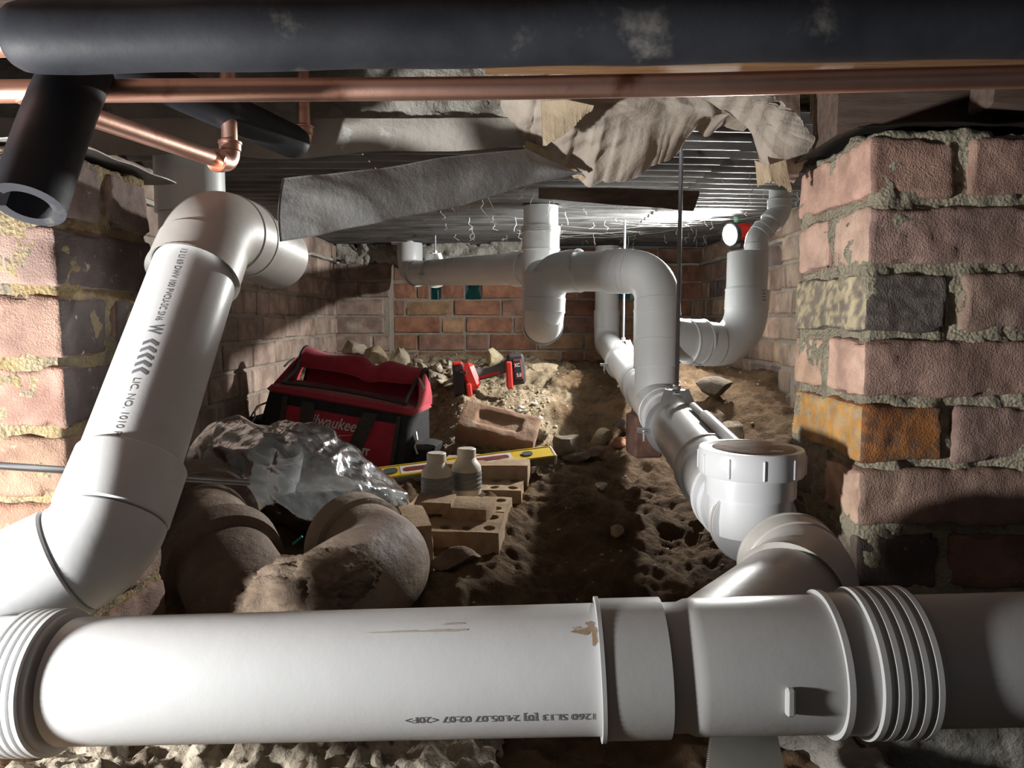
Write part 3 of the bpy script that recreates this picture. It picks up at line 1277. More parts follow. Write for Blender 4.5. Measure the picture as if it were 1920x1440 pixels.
mesh('pipe', *sweep([on_front(1690), pr_], R1 - .0005, 64), PVCF_SHADE, drain)  # pipe continued in darker grey, its shade put into the colour
# moulded tab on the junction
pT = on_front(1440)
nrm = unit(np.array([0, -1, -.06]))
nrm = unit(nrm - ad * nrm.dot(ad))
tb = np.cross(nrm, ad)
Rt = np.stack([ad, nrm, tb], 1)
mesh('moulded_tab', *cbox(pT + nrm * (R1 + .004) + ad * .0, (.0075, .007, .024), .002, Rt), PVCF_SHADE, drain)
# upside down print along the pipe
tx = text_mesh('1260 SL13 [0] 24.05.07 02:07 <20F>', .0098, 0, .00008)
wd = tx[0][:, 0].max()
tx = (tx[0] * np.array([.1575 / wd, .95, 1]), tx[1])
pt0 = on_front(1110)
nt_ = unit(np.array([0, -math.cos(math.radians(13)), -math.sin(math.radians(13))]))
mesh('printed_text', *wrap(tx, pt0, -ad, nt_, R1 + .00022), INK, drain)

# rusty smears left on the pipe
RUST = material('rust_smear', (.30, .19, .11), (.45, .35, .25), 40, .7)
TAN = material('tan_smear', (.47, .42, .34), (.52, .48, .42), 40, .6)
rb_ = random.Random(3)


def smear(px, ang, L_, W_, mat_, seed):
    P = []
    n = 26
    for k in range(n):
        a = 2 * math.pi * k / n
        q = .55 + .45 * float(fbm(np.array([[math.cos(a) * 1.7 + seed, math.sin(a) * 1.7, seed * 2.0]]), 3)[0] + .5)
        P.append((math.cos(a) * L_ / 2 * q, math.sin(a) * W_ / 2 * q))
    nv = np.array([0, -math.cos(math.radians(ang)), math.sin(math.radians(ang))])
    mesh('smear', *wrap(polyflat([P]), on_front(px), ad, nv, R1 + .00018), mat_, drain)


for args in ((1108, 63, .010, .012, RUST, 1), (1098, 57, .022, .007, RUST, 2), (1113, 50, .005, .020, RUST, 5), (1085, 60, .012, .004, TAN, 7),
             (850, 62, .040, .004, TAN, 3), (780, 62, .075, .0022, TAN, 4), (860, 70, .02, .003, TAN, 6)):
    smear(*args)

# --- 2 diagonal pipe on the left with its bends
diag = empty('diagonal_drain', U(197, 1000, .69) - np.array([0, 0, .06]), 'pale grey printed drain pipe slanting up from the lower left corner', 'drain pipe')
D0, D1_, D2, D3 = U(-150, 1310, .60), U(-10, 1187, .64), U(190, 1023, .80), U(396, 425, 1.06)
D4 = U(520, 482, 1.30)
segs = fillet([U(-170, 1192, .74), D2, D3, D4], [.055, .085])
arc = segs[1][1]
da, db = unit(arc[0] - arc[1]), unit(arc[-1] - arc[-2])
mesh('bend', *sweep(np.vstack([arc[0] + da * .004, arc, arc[-1] + db * .004]), [R1 - .001] + [R1 + .0042] * len(arc) + [R1 - .001], 64), PVC, diag)
mesh('bend_socket', *axial(arc[-1] + db * .0035, db, [(0, R1 - .001), (0, R1 + .0040), (.002, R1 + .0055), (.066, R1 + .0055), (.069, R1 + .0035), (.0692, R1 - .001)], 64), PVC, diag)
arm_l = np.linalg.norm(segs[0][1][1] - segs[0][1][0])
mesh('branch_arm', *axial(arc[0] + da * .0035, da, [(0, R1 - .001), (0, R1 + .0035), (.002, R1 + .0055), (arm_l, R1 + .0055)], 64), PVC, diag)
mesh('pipe', *sweep(segs[2][1], R1, 64), PVC, diag)
mesh('bend', *bend_shape(segs[3][1], R1 + .001, .05), PVCD, diag)
mesh('pipe', *sweep(segs[4][1], R1, 56), PVCD, diag)
# printed words down the pipe
dp0, dp1 = segs[2][1][1], segs[2][1][0]
dd = unit(dp1 - dp0)
dl = np.linalg.norm(dp1 - dp0)
face = unit(CAM - (dp0 + dp1) / 2)
side_ = np.cross(dd, face)
nn = unit(face + side_ * .42)


def diag_word(s, t0, t1, size, bold=.0):
    tv, tf = text_mesh(s, size, 0, bold)
    w = tv[:, 0].max()
    tv = tv * np.array([(t1 - t0) * dl / w, 1, 1])
    tv[:, 1] -= size * .35
    mesh('printed_text', *wrap((tv, tf), dp0 + dd * (t0 * dl), dd, nn, R1 + .00022), INK, diag)


diag_word('13 LI 69 DWV 100 PVCU-SC SN6', .118, .415, .0115)
diag_word('LIC. NO. 1010 P', .622, .812, .0115)
diag_word('W', .43, .465, .021, .0006)
chev = []
for k in range(5):
    x0 = k * .0102
    chev.append([(x0, 0), (x0 + .005, 0), (x0 + .010, .0085), (x0 + .005, .017), (x0, .017), (x0 + .005, .0085)][::1])
cv, cf_ = polyflat(chev)
cv[:, 1] -= .0085
cv[:, 0] *= -1
cv[:, 0] += .056
cf_ = [f[::-1] for f in cf_]
mesh('printed_chevrons', *wrap((cv, cf_), dp0 + dd * (dl * .470), dd, nn, R1 + .00022), INK, diag)

# vertical soil stack behind the upper bend
stack = empty('soil_stack', U(362, 470, 1.34), 'shaded vertical grey pipe behind the top bend of the slanting drain', 'drain pipe')
sp0, sp1 = U(362, 200, 1.36), U(362, 500, 1.36)
sp0[0] = sp1[0]
sp0[1] = sp1[1]
mesh('pipe', *sweep([sp0, sp1], R1, 56), PVC, stack)
socket(stack, np.array([sp0[0], sp0[1], U(362, 345, 1.36)[2]]), (0, 0, 1), .11, R1, PVC, 'socket', 0, .001)

# --- 3 long run going to the back, with inspection opening and branch
R0 = U(1412, 978, 1.02)
RF = U(1137, 642, 3.50)
run = empty('long_drain_run', R0 - np.array([0, 0, .06]), 'long pale drain run receding along the right side from the capped inspection opening', 'drain pipe')
rd = unit(RF - R0)


def on_run(D):
    c, s = math.cos(PITCH), math.sin(PITCH)
    f = lambda p: p[1] * c - (p[2] - CAM[2]) * s
    t = (D - f(R0)) / (f(RF) - f(R0))
    return R0 + (RF - R0) * t


# branch from the foreground junction
J = on_front(1330)
B1 = U(1512, 1092, .835)
bs_ = fillet([J, B1, R0, on_run(1.4)], [.075, .12])
mesh('branch_pipe', *sweep(bs_[0][1], R1 + .001, 56), PVCD, run)
mesh('bend', *bend_shape(bs_[1][1], R1 + .001, .03), PVCD, run)
mesh('bend', *bend_shape(bs_[3][1], R1, .03, lip=False), PVCD, run)
# tee and inspection opening
tee_p = R0 + rd * .02
mesh('inspection_riser', *axial(tee_p + np.array([0, 0, -.02]), (0, 0, 1), [(0, R1), (.02, R1 + .002), (.052, R1 + .002), (.053, R1 + .006), (.098, R1 + .006), (.099, R1)], 64), PVCW, run)
capz = tee_p + np.array([0, 0, .062])
cap = mesh('screw_cap', *axial(capz, (0, 0, 1), [(0, R1 + .006), (0, R1 + .014), (.003, R1 + .0155), (.033, R1 + .0155), (.036, R1 + .014), (.0362, R1 + .008), (.035, R1 + .006), (.035, .001)], 72), PVCW, run)
mesh('cap_mud', *axial(capz + np.array([.004, .0, .0352]), (0, 0, 1), [(0, R1 + .001), (.0012, R1 - .002), (.0016, .001)], 40), material('mud_smear', (.24, .16, .11), (.42, .34, .27), 26, .8, bump=.4, bscale=70, c3=(.7, .7, .7), c3scale=18, c3lo=.56, c3hi=.6), cap)
for k in range(10):
    a = k * 2 * math.pi / 10 + .25
    c = capz + np.array([math.cos(a) * (R1 + .0155), math.sin(a) * (R1 + .0155), .016])
    mesh('grip_rib', *cbox(c, (.004, .003, .027), .0012, rotm(rz=a)), PVCW, cap)
mesh('tee_body', *axial(tee_p - rd * .03, rd, [(0, R1 + .002), (.09, R1 + .002), (.091, R1 + .0055), (.125, R1 + .0055), (.1255, R1 + .0075), (.13, R1 + .0075), (.13, R1)], 56), PVCW, run)
mesh('pipe', *sweep([R0 + rd * .05, RF - rd * .05], R1, 64), PVC, run)
VJ = on_run(1.92)
for D_, ln, rg in ((1.27, .05, 0), (1.76, .06, 0), (2.13, .07, 0), (2.24, .03, 0)):
    socket(run, on_run(D_), rd, ln, R1, PVC, 'collar', rg, .002)
mesh('tee_body', *axial(VJ - rd * .12, rd, [(0, R1 + .002), (.24, R1 + .002)], 56), PVC, run)
# far riser at the end of the run
top = RF + np.array([0, 0, .445])
fr = fillet([RF - rd * .3, RF, top], .075)
mesh('bend', *bend_shape(fr[1][1], R1, .03), PVC, run)
mesh('riser_pipe', *sweep(fr[2][1], R1, 48), PVC, run)
socket(run, RF + np.array([0, 0, .12]), (0, 0, 1), .06, R1, PVC, 'collar')

# --- 4 loop with trap
loop = empty('trap_loop', VJ, 'pale grey pipe loop rising from the run, bending left and dropping into a rounded trap', 'drain pipe')
L0 = VJ
L1 = U(1232, 509, 1.955)
L2 = U(1022, 509, 2.15)
zt = CAM[2] - .018
L3 = np.array([L2[0], L2[1], zt])
L4 = L3 + np.array([-.004, .235, 0])
L5 = np.array([L4[0], L4[1], U(1018, 388, 2.38)[2]])
ls = fillet([L0, L1, L2, L3, L4, L5], [.085, .07, .110, .110])
i = 0
for k, p in ls:
    if k == 'line':
        if np.linalg.norm(p[1] - p[0]) > .004:
            mesh('pipe', *sweep(p, R1, 56), PVC, loop)
    else:
        mesh('bend', *bend_shape(p, R1 + .0005, .042), PVC, loop)
midH = (L1 + L2) / 2
socket(loop, midH + unit(L1 - L2) * .055, L1 - L2, .05, R1, PVC, 'collar', 0, .001)
vd = unit(L1 - L0)
socket(loop, L0 + vd * .20, vd, .085, R1, PVC, 'collar', 0, .001)
socket(loop, L0 + vd * .135, vd, .09, R1 - .001, PVC, 'collar', 0, .0)
tz = U(1018, 455, 2.38)[2]
socket(loop, np.array([L4[0], L4[1], tz + .012]), (0, 0, 1), .075, R1, PVC, 'ringed_socket', 3, .002)
mesh('tee_body', *axial(np.array([L4[0], L4[1], tz - .17]), (0, 0, 1), [(0, R1), (0, R1 + .003), (.15, R1 + .003), (.15, R1)], 48), PVC, loop)
tv, tf = text_mesh('SN6 100 PVCU DWV LIC', .010)
tv = tv * np.array([.16 / tv[:, 0].max(), 1, 1])
mesh('printed_text', *wrap((tv, tf), L1 - vd * .10, -vd, np.array([.55, -.83, 0]), R1 + .0004), INK, loop)

# --- 5 pipe to the back left with a capped upturned end
TJ = np.array([L4[0], L4[1], U(1018, 502, 2.38)[2]])
E0 = U(769, 513, 3.50)
E1 = np.array([E0[0], E0[1], U(769, 456, 3.5)[2]])
side = empty('side_drain', E0, 'pale pipe from the trap back to the left ending in an upturned capped bend', 'drain pipe')
es = fillet([TJ, E0, E1 - np.array([0, 0, .03])], .07)
mesh('pipe', *sweep(es[0][1], R1, 56), PVC, side)
mesh('bend', *bend_shape(es[1][1], R1, .03), PVC, side)
ed = unit(E0 - TJ)
socket(side, TJ + ed * .12, ed, .09, R1, PVC, 'socket', 0, .001)
mesh('upturned_end', *axial(E1 - np.array([0, 0, .08]), (0, 0, 1), [(0, R1), (.0, R1 + .004), (.075, R1 + .004), (.079, R1 + .002), (.079, .022), (.105, .022), (.107, .019), (.107, .001)], 48), PVC, side)
mesh('tail_pipe', *sweep([E1 + np.array([0, 0, 0]), E1 + np.array([-.085, 0, .004])], .012, 24), PVC, side)

# --- 6 right riser with offset top
Q0 = U(1262, 655, 1.97)
Q1 = U(1397, 655, 2.06)
Q2 = U(1402, 475, 2.06)
ris = empty('right_riser', Q1 - np.array([0, 0, .06]), 'grey riser by the right wall reduced at its top to a thin offset pipe', 'drain pipe')
qs = fillet([L0 + vd * .175, Q1, Q2], .10)
mesh('pipe', *sweep(qs[0][1], R1, 56), PVC, ris)
mesh('bend', *bend_shape(qs[1][1], R1, .055), PVC, ris)
up_ = unit(Q2 - Q1)
mesh('riser_pipe', *axial(qs[2][1][0], up_, [(0, R1), (np.linalg.norm(Q2 - qs[2][1][0]), R1), (np.linalg.norm(Q2 - qs[2][1][0]) + .0005, R1 - .004), (np.linalg.norm(Q2 - qs[2][1][0]) - .02, R1 - .005)], 56), PVC, ris)
socket(ris, (qs[0][1][0] * .35 + qs[0][1][1] * .65), Q1 - Q0, .05, R1, PVC, 'collar', 0, .001)
W0, W1, W2, W3 = U(1418, 490, 2.05), U(1418, 447, 2.05), U(1461, 400, 2.06), U(1462, 350, 2.06)
ws = fillet([W0, W1, W2, W3], [.035, .035])
r5 = .0275
for k, p in ws:
    if k == 'line':
        mesh('thin_pipe', *sweep(p, r5, 40), PVC, ris)
    else:
        mesh('thin_bend', *bend_shape(p, r5, .022), PVC, ris)
tv, tf = text_mesh('||||', .012)
tv = tv * np.array([.03 / tv[:, 0].max(), 1.6, 1])
mesh('barcode_print', *wrap((tv, tf), qs[2][1][0] + up_ * .02, up_, np.array([.62, -.78, 0]), R1 + .0046), INK, ris)


# ---------------------------------------------------------------- hangers
def clip(name, p, d, R, label, tabside=-1):
    """pipe clip : strap round the pipe, raised bracket on top, flange with bolt at the side"""
    d = unit(d)
    root = empty(name, p, label, 'pipe clip')
    up = np.array([0, 0, 1.0])
    up = unit(up - d * up.dot(d))
    rt = np.cross(d, up)
    a = np.radians(np.arange(118, 423, 9))
    pts = [p + (R + .0015) * (math.cos(x) * rt + math.sin(x) * up) for x in a]
    pts = [p + rt * -.016 + up * (R + .026)] + pts[0:] + [p + rt * .016 + up * (R + .026)]
    mesh('strap', *sweep_profile(np.array(pts), [(-.0012, -.010), (.0012, -.010), (.0012, .010), (-.0012, .010)], up=d * 1.0 if False else None), STEEL, root)
    mesh('bracket', *cbox(p + up * (R + .026), (.036, .022, .003), .001, np.stack([rt, d, up], 1)), STEEL, root)
    f = p + rt * (R + .013) * tabside - up * .008
    for k in (-1, 1):
        mesh('flange', *cbox(f + up * .003 * k, (.030, .020, .0022), .0008, np.stack([rt, d, up], 1)), STEEL, root)
    b = mesh('bolt', *axial(f - up * .024, up, [(0, .003), (.018, .003), (.018, .0065), (.022, .0065), (.030, .0035), (.030, .001)], 12), STEEL, root)
    return root


c1 = on_run(1.63)
clip('pipe_clip', c1, rd, R1, 'zinc pipe clip on the long run under the nearest threaded rod')
c2 = on_run(2.75)
clip('pipe_clip', c2, rd, R1, 'zinc pipe clip at the far end of the long run')
c3 = TJ + ed * (np.linalg.norm(E0 - TJ) * .74)
clip('pipe_clip', c3, ed, R1, 'zinc pipe clip round the pale pipe near the back wall')


def rod(name, p0, p1, r, label, nut=True, mat=RODM):
    root = empty(name, p0, label, 'rod')
    n = int(np.linalg.norm(p1 - p0) / .0028)
    prof = []
    d = p1 - p0
    ln = np.linalg.norm(d)
    for k in range(n):
        t = ln * k / n
        prof += [(t, r), (t + ln / n * .5, r * .86)]
    mesh('shaft', *axial(p0, d, prof, 12), mat, root, angle=60)
    if nut:
        mesh('nut', *axial(p0 + unit(d) * .008, d, [(0, r * .9), (0, r * 1.9), (.009, r * 1.9), (.009, r * .9)], 6), STEEL, root, smooth=False)
    return root


def rod_up(c, d, r, label, ztop=.957):
    u = unit(d)
    up = np.array([0, 0, 1.0])
    b = c + unit(up - u * up.dot(u)) * (R1 + .02)
    rod('threaded_rod', b, np.array([b[0], b[1], ztop]), r, label)


rod_up(c1, rd, .0048, 'dark grey threaded rod hanging from the roof sheet to the nearest pipe clip')
rod_up(c2, rd, .0042, 'thin threaded rod hanging down to the far pipe clip')
rod_up(c3, ed, .0042, 'short threaded rod above the pale pipe near the back wall')

# slim metal tube lying along the top of the run
s0, s1 = on_run(1.56), on_run(1.14)
off = np.array([.022, 0, R1 + .008])
tube = empty('metal_tube', s1 + off, 'slim shiny grey tube lying along the top of the long drain run', 'tube')
dS = unit(s1 - s0)
mesh('barrel', *axial(s0 + off + dS * .12, dS, [(0, .008), (.004, .0105), (np.linalg.norm(s1 - s0) - .12, .0105), (np.linalg.norm(s1 - s0) - .118, .008)], 24), PVC, tube)
mesh('neck', *axial(s0 + off - np.array([0, 0, .003]), dS, [(0, .006), (.003, .0075), (.125, .0075)], 24), PVC, tube)


# ================================================================== OVERHEAD PIPES
lag = empty('lagged_pipe', U(960, 110, .64), 'long black foam-lagged pipe across the very top of the view', 'insulated pipe')
g0, g1 = U(22, 71, .640), U(2150, 36, .640)
gd = unit(g1 - g0)
gl_ = np.linalg.norm(g1 - g0)
prof = [(0, .019), (.002, .024), (.008, .0275), (.016, .0292), (.03, .0298)]
prof += [(t, .0298 + .0006 * math.sin(t * 37)) for t in np.linspace(.05, gl_, 60)]
mesh('foam_sleeve', *axial(g0, gd, prof, 56), FOAM, lag)
mesh('copper_core', *sweep([g0 - gd * .12, g0 + gd * .02], .0155, 32), COPPER, lag)

cop = empty('copper_pipe', U(960, 185, .74), 'straight bright copper pipe running the full width under the black lagging', 'copper pipe')
mesh('pipe', *sweep([U(x_, y_, .745) for x_, y_ in ((-120, 172), (250, 170), (620, 168), (960, 165), (1300, 159), (1700, 149), (2150, 138))], .0112, 40), COPPER, cop)

cop2 = empty('copper_pipe', U(300, 270, .95), 'copper pipe slanting back at upper left to an elbow near the slab', 'copper pipe')
cs_ = fillet([U(40, 175, .74), U(432, 308, 1.06), U(432, 308, 1.06) + np.array([.0, .0, .14])], .017)
for k, p in cs_:
    if k == 'line':
        mesh('pipe', *sweep(p, .0108, 32), COPPER, cop2)
    else:
        mesh('elbow', *bend_shape(p, .0108, .014), COPPER, cop2)
lag2 = empty('lagged_pipe', U(450, 240, 1.1), 'shorter black foam-lagged pipe slanting back behind the copper at upper left', 'insulated pipe')
k0, k1 = U(318, 160, .98), U(568, 274, 1.20)
kd = unit(k1 - k0)
kl = np.linalg.norm(k1 - k0)
mesh('foam_sleeve', *axial(k0 - kd * .1, kd, [(0, .0262), (kl + .075, .0262), (kl + .09, .0235), (kl + .097, .017), (kl + .099, .010)], 48), FOAM, lag2)
es_ = fillet([k1 - kd * .03, k1 + kd * .004, k1 + kd * .004 + np.array([0, 0, .16])], .016)
for k, p in es_:
    if k == 'line':
        mesh('copper_riser', *sweep(p, .0105, 28), COPPER, lag2)
    else:
        mesh('copper_elbow', *bend_shape(p, .0105, .014), COPPER, lag2)

# split foam sleeve dangling at the left
fp = np.array([U(170, 80, .74), U(138, 150, .71), U(108, 220, .68), U(80, 300, .66), U(52, 385, .64)])
tt = np.linspace(0, 4, 22)
fpi = np.stack([np.interp(tt, np.arange(5), fp[:, i]) for i in range(3)], 1)
for _ in range(6):
    fpi[1:-1] = (fpi[:-2] + 2 * fpi[1:-1] + fpi[2:]) / 4
ro, ri = .0295, .019
aa = np.radians(np.linspace(28, 332, 30))
pr2 = [(ro * math.cos(a), ro * math.sin(a)) for a in aa] + [(ri * math.cos(a), ri * math.sin(a)) for a in aa[::-1]]
sl = mesh('split_foam_sleeve', *sweep_profile(fpi, pr2, up=np.array([-.85, -.5, 0])), FOAM, None, angle=50)
tag(sl, 'split black foam sleeve dangling open-ended at the upper left', 'foam sleeve')

# steel rod behind the slanting drain
rr_ = rod('steel_rod', U(-80, 868, .80), U(468, 905, 1.12), .0048, 'plain steel rod poking sideways behind the slanting drain', nut=False, mat=material('rod_steel', (.30, .31, .32), (.4, .41, .42), 30, .35, .8))


# ================================================================== HANGING SHEETS AND PAPER
def strip(name, top, bot, mat, rows, thick, amp, freq, label, cat, seed, parent=None, fray=0, bulge=0):
    """thin sheet between two polylines given as (px, py, D)"""
    def res(c, n):
        P = np.array([U(*q) for q in c])
        s = np.concatenate([[0], np.cumsum(np.linalg.norm(np.diff(P, axis=0), axis=1))])
        t = np.linspace(0, s[-1], n)
        Q = np.stack([np.interp(t, s, P[:, i]) for i in range(3)], 1)
        for _ in range(2):
            Q[1:-1] = (Q[:-2] + 2 * Q[1:-1] + Q[2:]) / 4
        return Q
    cols = 140
    A, B = res(top, cols), res(bot, cols)
    if fray:
        k = np.arange(cols)
        B = B + fray * np.stack([fbm(np.stack([k * .11, k * 0, k * 0 + seed], 1), 3) * .6, 0 * k, fbm(np.stack([k * .13, k * 0 + 7, k * 0 + seed], 1), 3)], 1)
    P = np.zeros((rows, cols, 3))
    for i in range(rows):
        t = i / (rows - 1)
        P[i] = A * (1 - t) + B * t
        P[i, :, 1] -= bulge * math.sin(math.pi * t)
    du = np.gradient(P, axis=0)
    dv = np.gradient(P, axis=1)
    n = np.cross(du, dv)
    n /= np.maximum(np.linalg.norm(n, axis=2), 1e-9)[..., None]
    Q = P.reshape(-1, 3)
    rsp = np.random.RandomState(seed)
    w = np.zeros(len(Q))
    warp = .10 * np.stack([vnoise(Q * 7 + seed), vnoise(Q * 7 + seed + 9), vnoise(Q * 7 + seed + 20)], 1)
    for k in range(9):
        a = rsp.uniform(-.6, .6) + (1.1 if k == 3 else 0)
        d = np.array([-math.sin(a), .35 * rsp.uniform(-1, 1), math.cos(a)])
        f = freq * rsp.uniform(.6, 2.6)
        ph = (Q + warp) @ d * f + rsp.uniform(0, 1)
        tri = np.abs((ph % 1.0) - .5) * 2
        msk = np.clip(vnoise(Q * 6 + 31 * k + seed) * 1.6 + .55, 0, 1)
        w += (tri - .5) * msk * (freq / f) * .55
    w += .5 * fbm(Q * 5 + seed, 2)
    P = P + n * (amp * w).reshape(rows, cols)[..., None]
    o = sheet(name, P, mat, parent, thick, angle=180)
    if label:
        tag(o, label, cat)
    return o


# hanging strip of weathered sheet metal, creased along its length
strip('metal_flashing', [(530, 336, 1.01), (700, 318, 1.07), (850, 294, 1.13), (990, 281, 1.19), (1090, 325, 1.23)],
      [(524, 452, 1.02), (600, 441, 1.04), (720, 413, 1.08), (860, 386, 1.14), (1000, 345, 1.19), (1092, 327, 1.23)], GALV, 26, .0016, .006, 7,
      'weathered grey sheet metal strip sagging down from the slab edge', 'sheet metal', 2, bulge=.012)
strip('metal_flashing', [(1010, 352, 1.72), (1150, 352, 1.75), (1310, 358, 1.80)],
      [(1010, 372, 1.74), (1150, 384, 1.76), (1240, 390, 1.80), (1300, 396, 1.82), (1312, 362, 1.80)], TIMBERD, 10, .0016, .003, 9,
      'dull brown metal strip hanging just below the torn paper', 'sheet metal', 4)
# torn building paper
strip('torn_paper', [(940, 150, 1.16), (1040, 140, 1.14), (1150, 140, 1.14), (1260, 165, 1.16), (1400, 225, 1.20), (1420, 238, 1.22)],
      [(942, 205, 1.22), (985, 268, 1.26), (1040, 308, 1.26), (1100, 340, 1.26), (1135, 348, 1.26), (1180, 336, 1.27), (1222, 312, 1.27), (1262, 285, 1.28), (1300, 250, 1.28), (1390, 238, 1.25)],
      PAPERG, 80, .0010, .015, 11, 'large crumpled tan paper sheet drooping from the slab', 'paper', 3, fray=.010, bulge=.03)
strip('torn_paper', [(1014, 190, 1.12), (1060, 186, 1.11), (1114, 196, 1.11)], [(1018, 274, 1.14), (1040, 264, 1.135), (1070, 246, 1.13), (1108, 206, 1.12)],
      PAPER, 30, .0010, .0035, 9, 'small triangular tan paper flap at the left of the drooping sheet', 'paper', 5, fray=.0015)
strip('torn_paper', [(985, 262, 1.22), (1010, 272, 1.24), (1060, 300, 1.25), (1100, 335, 1.25)], [(984, 280, 1.24), (1010, 290, 1.25), (1050, 318, 1.26), (1095, 342, 1.26)],
      PAPER, 8, .0010, .004, 22, 'narrow yellowish torn paper edge over the metal strip', 'paper', 6, fray=.002)
strip('torn_paper', [(1190, 140, 1.10), (1280, 165, 1.10), (1360, 205, 1.12), (1410, 250, 1.13), (1420, 300, 1.14), (1428, 345, 1.15)],
      [(1400, 140, 1.10), (1440, 175, 1.09), (1490, 210, 1.10), (1530, 268, 1.12), (1510, 310, 1.13), (1480, 358, 1.14)],
      PAPERG, 60, .0010, .011, 13, 'twisted torn paper strip hanging down beside the right pier', 'paper', 8, fray=.008, bulge=.01)
strip('torn_paper', [(1415, 300, 1.12), (1440, 310, 1.11), (1470, 300, 1.11)], [(1420, 352, 1.13), (1446, 340, 1.11), (1480, 360, 1.12)],
      PAPER, 30, .0010, .006, 11, 'tan torn paper tip at the bottom of the twisted strip', 'paper', 9, fray=.002)
strip('torn_paper', [(1520, 150, 1.16), (1580, 140, 1.15), (1650, 150, 1.15)], [(1515, 232, 1.18), (1560, 252, 1.18), (1600, 238, 1.17), (1642, 205, 1.16)],
      PAPER, 40, .0010, .008, 17, 'stained yellowish paper fold above the right pier', 'paper', 12, fray=.006)
strip('torn_paper', [(1230, 150, 1.2), (1330, 150, 1.2), (1500, 150, 1.2)], [(1260, 190, 1.24), (1340, 225, 1.24), (1500, 235, 1.24)],
      TIMBERD, 14, .0010, .012, 18, 'dark brown paper layer behind the twisted strip', 'paper', 14, fray=.006)

# ================================================================== CLAY PIPES
clay = empty('clay_trap', U(560, 1150, 1.25), 'old brown earthenware trap half buried in soil on the left', 'clay pipe')
pth = [U(520, 1180, 1.28), U(470, 1140, 1.26), U(430, 1075, 1.34), U(398, 1010, 1.46), U(380, 975, 1.56)]


def smooth_path(P, n=30, it=4):
    P = np.array(P)
    t = np.linspace(0, len(P) - 1, n)
    Q = np.stack([np.interp(t, np.arange(len(P)), P[:, i]) for i in range(3)], 1)
    for _ in range(it):
        Q[1:-1] = (Q[:-2] + 2 * Q[1:-1] + Q[2:]) / 4
    return Q


sp_ = smooth_path(pth)
mesh('left_barrel', *sweep(sp_, [.088] * 30, 48), CLAY, clay)
d1 = unit(sp_[-1] - sp_[-4])
mesh('collar', *axial(sp_[16] - d1 * .02, sp_[19] - sp_[14], [(0, .088), (.004, .104), (.05, .107), (.055, .100), (.055, .09)], 48), CLAY, clay)
mesh('collar', *axial(sp_[-1] - d1 * .03, d1, [(0, .09), (.005, .110), (.10, .114), (.105, .106), (.105, .09), (.02, .088)], 48), CLAY, clay)
pth = [U(520, 1175, 1.30), U(585, 1140, 1.24), U(665, 1092, 1.24), U(722, 1062, 1.33), U(706, 1040, 1.43), U(672, 1022, 1.49)]
sp_ = smooth_path(pth, 34, 8)
mesh('right_bend', *sweep(sp_, np.linspace(.082, .090, 34), 48), CLAY, clay)
d2 = unit(sp_[-1] - sp_[-5])
mesh('collar', *axial(sp_[-1] - d2 * .03, d2, [(0, .088), (.006, .100), (.055, .103), (.06, .097), (.06, .085), (.01, .08)], 48), CLAY, clay)

# crust of soil caked between the two arms
for k, (px_c, py_c, D_c, sz) in enumerate(((560, 1112, 1.16, (.17, .10, .10)), (630, 1075, 1.15, (.12, .08, .07)), (500, 1125, 1.19, (.10, .10, .07)))):
    bm = bmesh.new()
    bmesh.ops.create_icosphere(bm, subdivisions=5, radius=1.0)
    Vc = np.array([v.co[:] for v in bm.verts])
    Fc = [[v.index for v in f.verts] for f in bm.faces]
    bm.free()
    Vc = Vc * (1 + .16 * fbm(Vc * 2.2 + k * 7, 3) + .10 * np.abs(fbm(Vc * 7 + k * 3, 3)) + .05 * fbm(Vc * 19 + k, 2))[:, None]
    mesh('soil_crust', Vc * np.array(sz) / 2 + U(px_c, py_c, D_c), Fc, SOILC, clay, angle=180)

